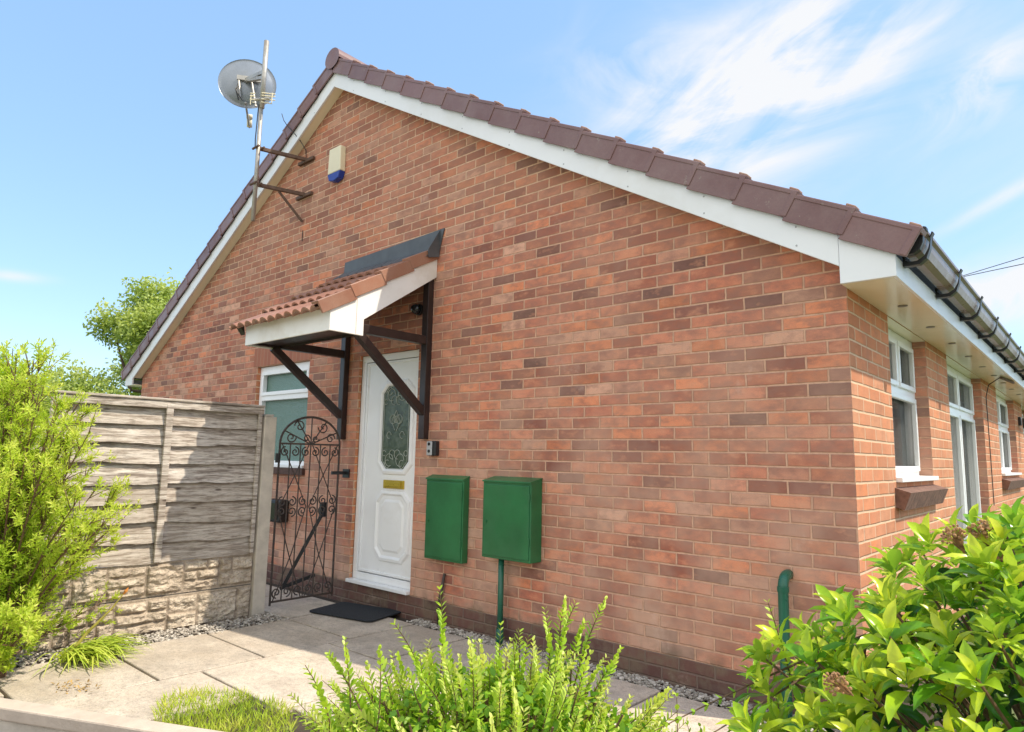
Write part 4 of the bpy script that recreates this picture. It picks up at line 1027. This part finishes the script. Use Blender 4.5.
# --- tall yellow-green shrub on the left
random.seed(33)
hb_ = empty('yellow_green_shrub', (-3.92, -2.66, 0), 'tall airy yellow-green shrub with fine whorled leaves in front of the timber fence', 'shrub')
lv, stm = Leaves(), B(); HC = V((-3.93, -2.70, 0))
def whorl(p, d, n, l, t):
    s = d.cross(rv()).normalized(); u = d.cross(s)
    for i in range(n):
        a = 2.4*i; k = i/n; q = p - d*(.045*(1-k))
        dd = d*(.35+.65*k) + (s*math.cos(a)+u*math.sin(a))*(1-.55*k)
        lv.add(q, dd, d+rv()*.3, l*random.uniform(.8,1.15), l*.30, t + .25*k + random.uniform(-.12,.12))
tips = []
for i in range(72):
    az = random.uniform(0, 2*PI); el = math.radians(random.choice([random.uniform(-2,25), random.uniform(12,40), random.uniform(30,60), random.uniform(55,86)])); r = random.uniform(.75, 1.0)
    hor = .80*math.cos(el)*r; ht = .30 + 1.68*math.sin(el)*r
    if math.cos(az) > .2 and math.sin(az) > .6: hor *= .8
    tip = HC + V((math.cos(az)*hor, math.sin(az)*hor, ht))
    if tip.x < -4.30: tip.x = -4.30 + random.uniform(0,.1)
    p0 = HC + V((random.uniform(-.06,.06), random.uniform(-.06,.06), -.03)); c1 = HC + V((math.cos(az)*hor*.30, math.sin(az)*hor*.30, ht*.55))
    pts = [p0*(1-t)**2 + c1*2*t*(1-t) + tip*t*t for t in [k/10 for k in range(11)]]
    tube(stm, pts, [.012*(1-.82*k/10) for k in range(11)], 5)
    for k in range(random.randint(22, 32)):
        t = random.uniform(.22, 1.0); f = t*10; a_ = min(9, int(f)); q = pts[a_].lerp(pts[a_+1], f-a_); tg = (pts[a_+1]-pts[a_]).normalized()
        dr = (tg*.8 + rv()*.75 + V((0,0,.25))).normalized(); l2 = random.uniform(.08,.24)*(1.2-.4*t); e = q + dr*l2
        if e.x < -4.32: continue
        tube(stm, [q, q.lerp(e,.5)+V((0,0,.01)), e], [.0032,.0024,.0015], 3, cap=False)
        for m in range(random.randint(3, 5)):
            f2 = random.uniform(.3, 1.0) if m else 1.0; q2 = q.lerp(e, f2); d2 = (dr + rv()*.6 + V((0,0,.2))).normalized()*random.uniform(.02,.06)
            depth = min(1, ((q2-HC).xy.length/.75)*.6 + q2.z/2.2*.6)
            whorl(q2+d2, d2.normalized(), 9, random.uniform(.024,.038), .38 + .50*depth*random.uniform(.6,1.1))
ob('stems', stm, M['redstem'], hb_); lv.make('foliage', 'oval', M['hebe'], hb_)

# --- strap leaved clump by the fence base, with a withered flower stem
random.seed(4)
dl = empty('strap_leaf_clump', (-3.93, -2.20, 0), 'flopped clump of strap leaves at the fence foot with one leaning stem', 'plant')
bm = B(); lay = bm.verts.layers.float.new('tint')
def strap(p, d, L_, w, arch, t):
    d = V(d).normalized(); s = d.cross(V((0,0,1))).normalized(); prev = None
    for i in range(9):
        k = i/8; q = V(p) + d*(L_*k) + V((0,0, max(.004, .02+arch*4*k*(1-k)*.5 - .0*k))); ww = w*(1-.85*k**2)*(.6+.4*min(1,k*4))
        a = bm.verts.new(q - s*ww/2 + V((0,0,ww*.25))); m = bm.verts.new(q); b = bm.verts.new(q + s*ww/2 + V((0,0,ww*.25)))
        for v in (a, m, b): v[lay] = max(0, min(1, t + .2*k))
        if prev: bm.faces.new([prev[0], prev[1], m, a]); bm.faces.new([prev[1], prev[2], b, m])
        prev = (a, m, b)
for i in range(210):
    a = random.gauss(.9, .75); p = (-3.93+random.uniform(-.09,.07), -2.22+random.uniform(-.14,.10), .0)
    strap(p, (math.cos(a)*.8, math.sin(a), 0), random.uniform(.16,.36), random.uniform(.009,.017), random.uniform(.03,.18), random.uniform(.1,.8))
me = bpy.data.meshes.new('leaves'); bm.normal_update(); bm.to_mesh(me); bm.free(); link('leaves', me, M['daylily'], dl)
bm = B(); tube(bm, [(-3.95,-2.30,.03), (-3.93,-2.21,.16), (-3.87,-2.10,.30), (-3.84,-2.05,.39)], [.011,.010,.006,.004], 6); ob('flower_stem', bm, simple('yellowing_stem', (.42,.36,.07), .6, .2, 20), dl)
bm = B(); tube(bm, [(-3.84,-2.05,.385), (-3.832,-2.04,.405), (-3.826,-2.03,.425)], [.006,.011,.003], 6); ob('bud', bm, M['daytip'], dl)

# --- grass patch (uncountable)
random.seed(8)
lv = Leaves()
for _ in range(9000):
    x = random.uniform(-3.0, -1.7); y = random.uniform(-2.55, -1.5)
    e = V(((x+2.40)/.44, (y+2.06)/.28, 0)); u_ = V((x+2.99, y+2.85, 0))
    if u_.dot(KN) < .03: continue
    if (e.x*.92+e.y*.3)**2 + (e.y*.95-e.x*.35)**2 > 1 + .35*noise.noise(V((x*5, y*5, 0))): continue
    nz = noise.noise(V((x*7, y*7, 3)))
    l = random.uniform(.03, .075)*(1+.5*nz); lv.add((x, y, -.012), (random.gauss(0,.55), random.gauss(0,.55), 1), rv(), l, .0045, .35+.5*nz+random.uniform(-.25,.3))
g_ = lv.make('grass', 'diamond', M['grass'], None); tag(g_, 'ragged patch of yellowing grass growing at the edge of the slabs', 'grass', kind='stuff')
# small weeds along slab joints and fallen leaves
lv = Leaves(); 
for _ in range(60):
    a = random.random(); lv.add((-3.38+random.gauss(0,.07), -2.42+random.gauss(0,.06), .006), rv()*V((1,1,.2)).x + V((0,0,.15)), (0,0,1), random.uniform(.015,.035), .012, random.uniform(.5,1))
fl = foliage('fallen_leaves', 'oval', lv.P, lv.D, lv.U, lv.L, lv.W, np.array(lv.T), simple('dry_leaf', (.42,.27,.09), .8, .4, 30), None); tag(fl, 'scatter of dry brown leaves on the sunlit slabs near the low wall', 'leaves', kind='stuff')

# --- background trees
def tree(loc, h, cz, rad, n, label, seed, group='trees beyond the fence', lsz=.13, lobes=10):
    random.seed(seed); root = empty('tree', loc, label, 'tree', group); c = V(loc)
    bm = B(); tube(bm, [c-V((0,0,.2)), c+V((.05,.03,cz*.4)), c+V((0,.1,cz*.8)), c+V((.1,0,h*.85))], [.20,.16,.12,.04], 9); 
    blobs = []
    for i in range(lobes):
        d = rv(); d.z *= .85; r = random.uniform(.40,.78); q = c + V((d.x*rad*r, d.y*rad*r, cz + d.z*(h-cz)*r)); blobs.append((q, random.uniform(.28,.46)*rad))
        tube(bm, [c+V((0,0,cz*.55+random.uniform(0,.5))), c.lerp(q,.5)+V((0,0,cz*.15)), q], [.07,.045,.015], 6)
    lv = Leaves()
    for q, r in blobs:
        for j in range(int(n/lobes/9)):
            d = rv(); k = random.random()**.4; s = q + d*r*k*(1+.35*noise.noise(d*2+q)); tl = .15+.32*k + .28*max(0,d.z) + .2*noise.noise(s*1.4)
            for m in range(9): lv.add(s+rv()*.14, rv()+V((0,0,-.2)), rv()+V((0,0,1)), lsz*random.uniform(.7,1.2), lsz*.55, tl+random.uniform(-.15,.15))
    ob('trunk', bm, M['bark'], root); lv.make('crown', 'diamond', M['tree'], root)
tree((-16.0, 2.6, 0), 5.7, 4.0, 1.5, 26000, 'tall loose light green tree beyond the left end of the roof', 2, lsz=.10, lobes=17)
tree((-17.5, 3.6, 0), 4.6, 3.2, 1.9, 12000, 'lower dark green tree close behind the left eave', 3, lsz=.11)
tree((-14.6, -.1, 0), 2.80, 1.7, 1.5, 12000, 'rounded small green tree just showing over the fence top', 6, lsz=.09)
tree((-13.3, -1.9, 0), 2.75, 1.7, 1.5, 10000, 'bushy tree behind the yellow-green shrub at the far left', 7, lsz=.09)
tree((-16.0, 1.0, 0), 3.2, 2.2, 1.3, 9000, 'small bright tree between the rounded tree and the tall light green one', 12, lsz=.09)

# ---------------------------------------------------------------- sun, sky, camera
sd3 = V((.62, .30, 1.0)).normalized(); el = math.asin(sd3.z); rot = math.atan2(sd3.x, sd3.y)
sl = bpy.data.lights.new('sun', 'SUN'); sl.energy = 5.0; sl.angle = math.radians(.55); sl.color = (1, .90, .74)
so = bpy.data.objects.new('sun', sl); C.objects.link(so); so.rotation_euler = sd3.to_track_quat('Z', 'Y').to_euler(); so.location = (5, 3, 12)
w = bpy.data.worlds.new('World'); S.world = w; w.use_nodes = True; t = w.node_tree; bgn = t.nodes['Background']
def wn(typ, **k):
    x = t.nodes.new('ShaderNode'+typ)
    for a, b in k.items(): setattr(x, a, b)
    return x
def wm(op, a, b=0.0, c=None):
    x = wn('Math', operation=op)
    for i, v in enumerate((a, b) if c is None else (a, b, c)):
        if isinstance(v, (int, float)): x.inputs[i].default_value = v
        else: t.links.new(v, x.inputs[i])
    return x.outputs[0]
sky = wn('TexSky', sky_type='NISHITA'); sky.sun_disc = False; sky.sun_elevation = el; sky.sun_rotation = rot
sky.air_density = 1.0; sky.dust_density = .6; sky.ozone_density = 1.6; sky.altitude = 50
geo = wn('TexCoord'); D = geo.outputs['Generated']
def dot(v):
    x = wn('VectorMath', operation='DOT_PRODUCT'); t.links.new(D, x.inputs[0]); x.inputs[1].default_value = tuple(v); return x.outputs['Value']
CAMX = V((.75026,.66084,.01976)); CAMY = V((.07306,-.11257,.99095)); CAMF = V((-.65709,.74203,.13274))
def blob(c, ang, ra, rb, amt):
    c = V(c).normalized(); e1 = c.cross(V((0,0,1))).normalized(); e2 = e1.cross(c)*1.0
    a = math.radians(ang); U_ = e1*math.cos(a)+e2*math.sin(a); W_ = e2*math.cos(a)-e1*math.sin(a)
    u, v = dot(U_), dot(W_)
    cu, cv = c.dot(U_), c.dot(W_)
    q = wm('ADD', wm('POWER', wm('ABSOLUTE', wm('DIVIDE', wm('SUBTRACT', u, cu), ra)), 2.0), wm('POWER', wm('ABSOLUTE', wm('DIVIDE', wm('SUBTRACT', v, cv), rb)), 2.0))
    m = wm('MULTIPLY', wm('EXPONENT', wm('MULTIPLY', q, -1.0)), amt)
    m = wm('MULTIPLY', m, wm('GREATER_THAN', dot(c), 0.0))
    return m, u, v
def cloud(c, ang, ra, rb, amt, sx, sy, thr, seed, dist=1.2):
    m, u, v = blob(c, ang, ra, rb, amt)
    cb = wn('CombineXYZ'); t.links.new(wm('MULTIPLY', u, sx), cb.inputs[0]); t.links.new(wm('MULTIPLY', v, sy), cb.inputs[1]); cb.inputs[2].default_value = seed
    nz = wn('TexNoise'); nz.inputs['Scale'].default_value = 1; nz.inputs['Detail'].default_value = 9; nz.inputs['Roughness'].default_value = .58; nz.inputs['Distortion'].default_value = dist
    t.links.new(cb.outputs[0], nz.inputs['Vector'])
    x = wm('MULTIPLY_ADD', nz.outputs[0], 3.2, -thr*2.12); x = wm('MAXIMUM', x, 0.0)
    return wm('MULTIPLY', m, x)
parts = [cloud((-.33,.83,.455), 22, .19, .105, 1.5, 3.2, 9, .55, 1.3), cloud((-.27,.82,.52), 40, .17, .065, 1.1, 3.0, 11, .55, 7.1), cloud((-.18,.86,.49), 28, .12, .035, .9, 4, 13, .6, 3.7),
         cloud((-.43,.74,.50), -8, .10, .07, .7, 5, 9, .6, 5.1), cloud((-.08,.896,.435), 35, .06, .035, 1.0, 9, 16, .55, 8.8), cloud((-.06,.976,.205), 5, .10, .035, 1.3, 6, 14, .35, 4.4),
         cloud((-.06,.946,.32), 24, .09, .008, .6, 8, 20, .3, 2.2), cloud((-.96,.194,.20), 3, .03, .006, .6, 9, 20, .2, 6.2), cloud((.5,.7,.5), 15, .5, .3, 1.0, 2, 6, .7, 11)]
tot = parts[0]
for q in parts[1:]: tot = wm('ADD', tot, q)
tot = wm('MINIMUM', tot, .96)
SKY = .15
gain = wn('VectorMath', operation='MULTIPLY'); t.links.new(sky.outputs[0], gain.inputs[0]); gain.inputs[1].default_value = (.95, .92, .85)
haze = wn('VectorMath', operation='ADD'); t.links.new(gain.outputs[0], haze.inputs[0]); haze.inputs[1].default_value = (1.45, 2.55, 4.22)
mx = wn('Mix', data_type='RGBA'); t.links.new(tot, mx.inputs['Factor']); t.links.new(haze.outputs[0], mx.inputs[6]); mx.inputs[7].default_value = (.95/SKY, .96/SKY, .98/SKY, 1)
# bank of white cloud added in unseen sky behind the camera to lift shade
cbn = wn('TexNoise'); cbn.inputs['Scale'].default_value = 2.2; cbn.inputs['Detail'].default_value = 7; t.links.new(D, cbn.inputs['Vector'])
fill_bank = wm('MULTIPLY_ADD', dot((.35, -.90, .25)), 1.7, -.42)
fill_bank = wm('MINIMUM', wm('MAXIMUM', wm('ADD', fill_bank, wm('MULTIPLY_ADD', cbn.outputs[0], 1.2, -.6)), 0.0), 1.0)
mx2 = wn('Mix', data_type='RGBA'); t.links.new(fill_bank, mx2.inputs['Factor']); t.links.new(mx.outputs[2], mx2.inputs[6]); mx2.inputs[7].default_value = (1.42/SKY, 1.42/SKY, 1.42/SKY, 1)
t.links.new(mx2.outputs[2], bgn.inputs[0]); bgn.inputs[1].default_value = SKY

cam = bpy.data.cameras.new('camera'); co = bpy.data.objects.new('camera', cam); C.objects.link(co); S.camera = co
cam.sensor_width = 36; cam.lens = 36*677.685/1024; cam.clip_end = 2000; cam.clip_start = .02
mw = Matrix((CAMX, CAMY, -CAMF)).transposed().to_4x4(); mw.translation = V((1.0005, -3.7964, 1.3095)); co.matrix_world = mw
S.view_settings.view_transform = 'Standard'; S.view_settings.look = 'None'; S.view_settings.exposure = 0
S.render.resolution_x = 1024; S.render.resolution_y = 732
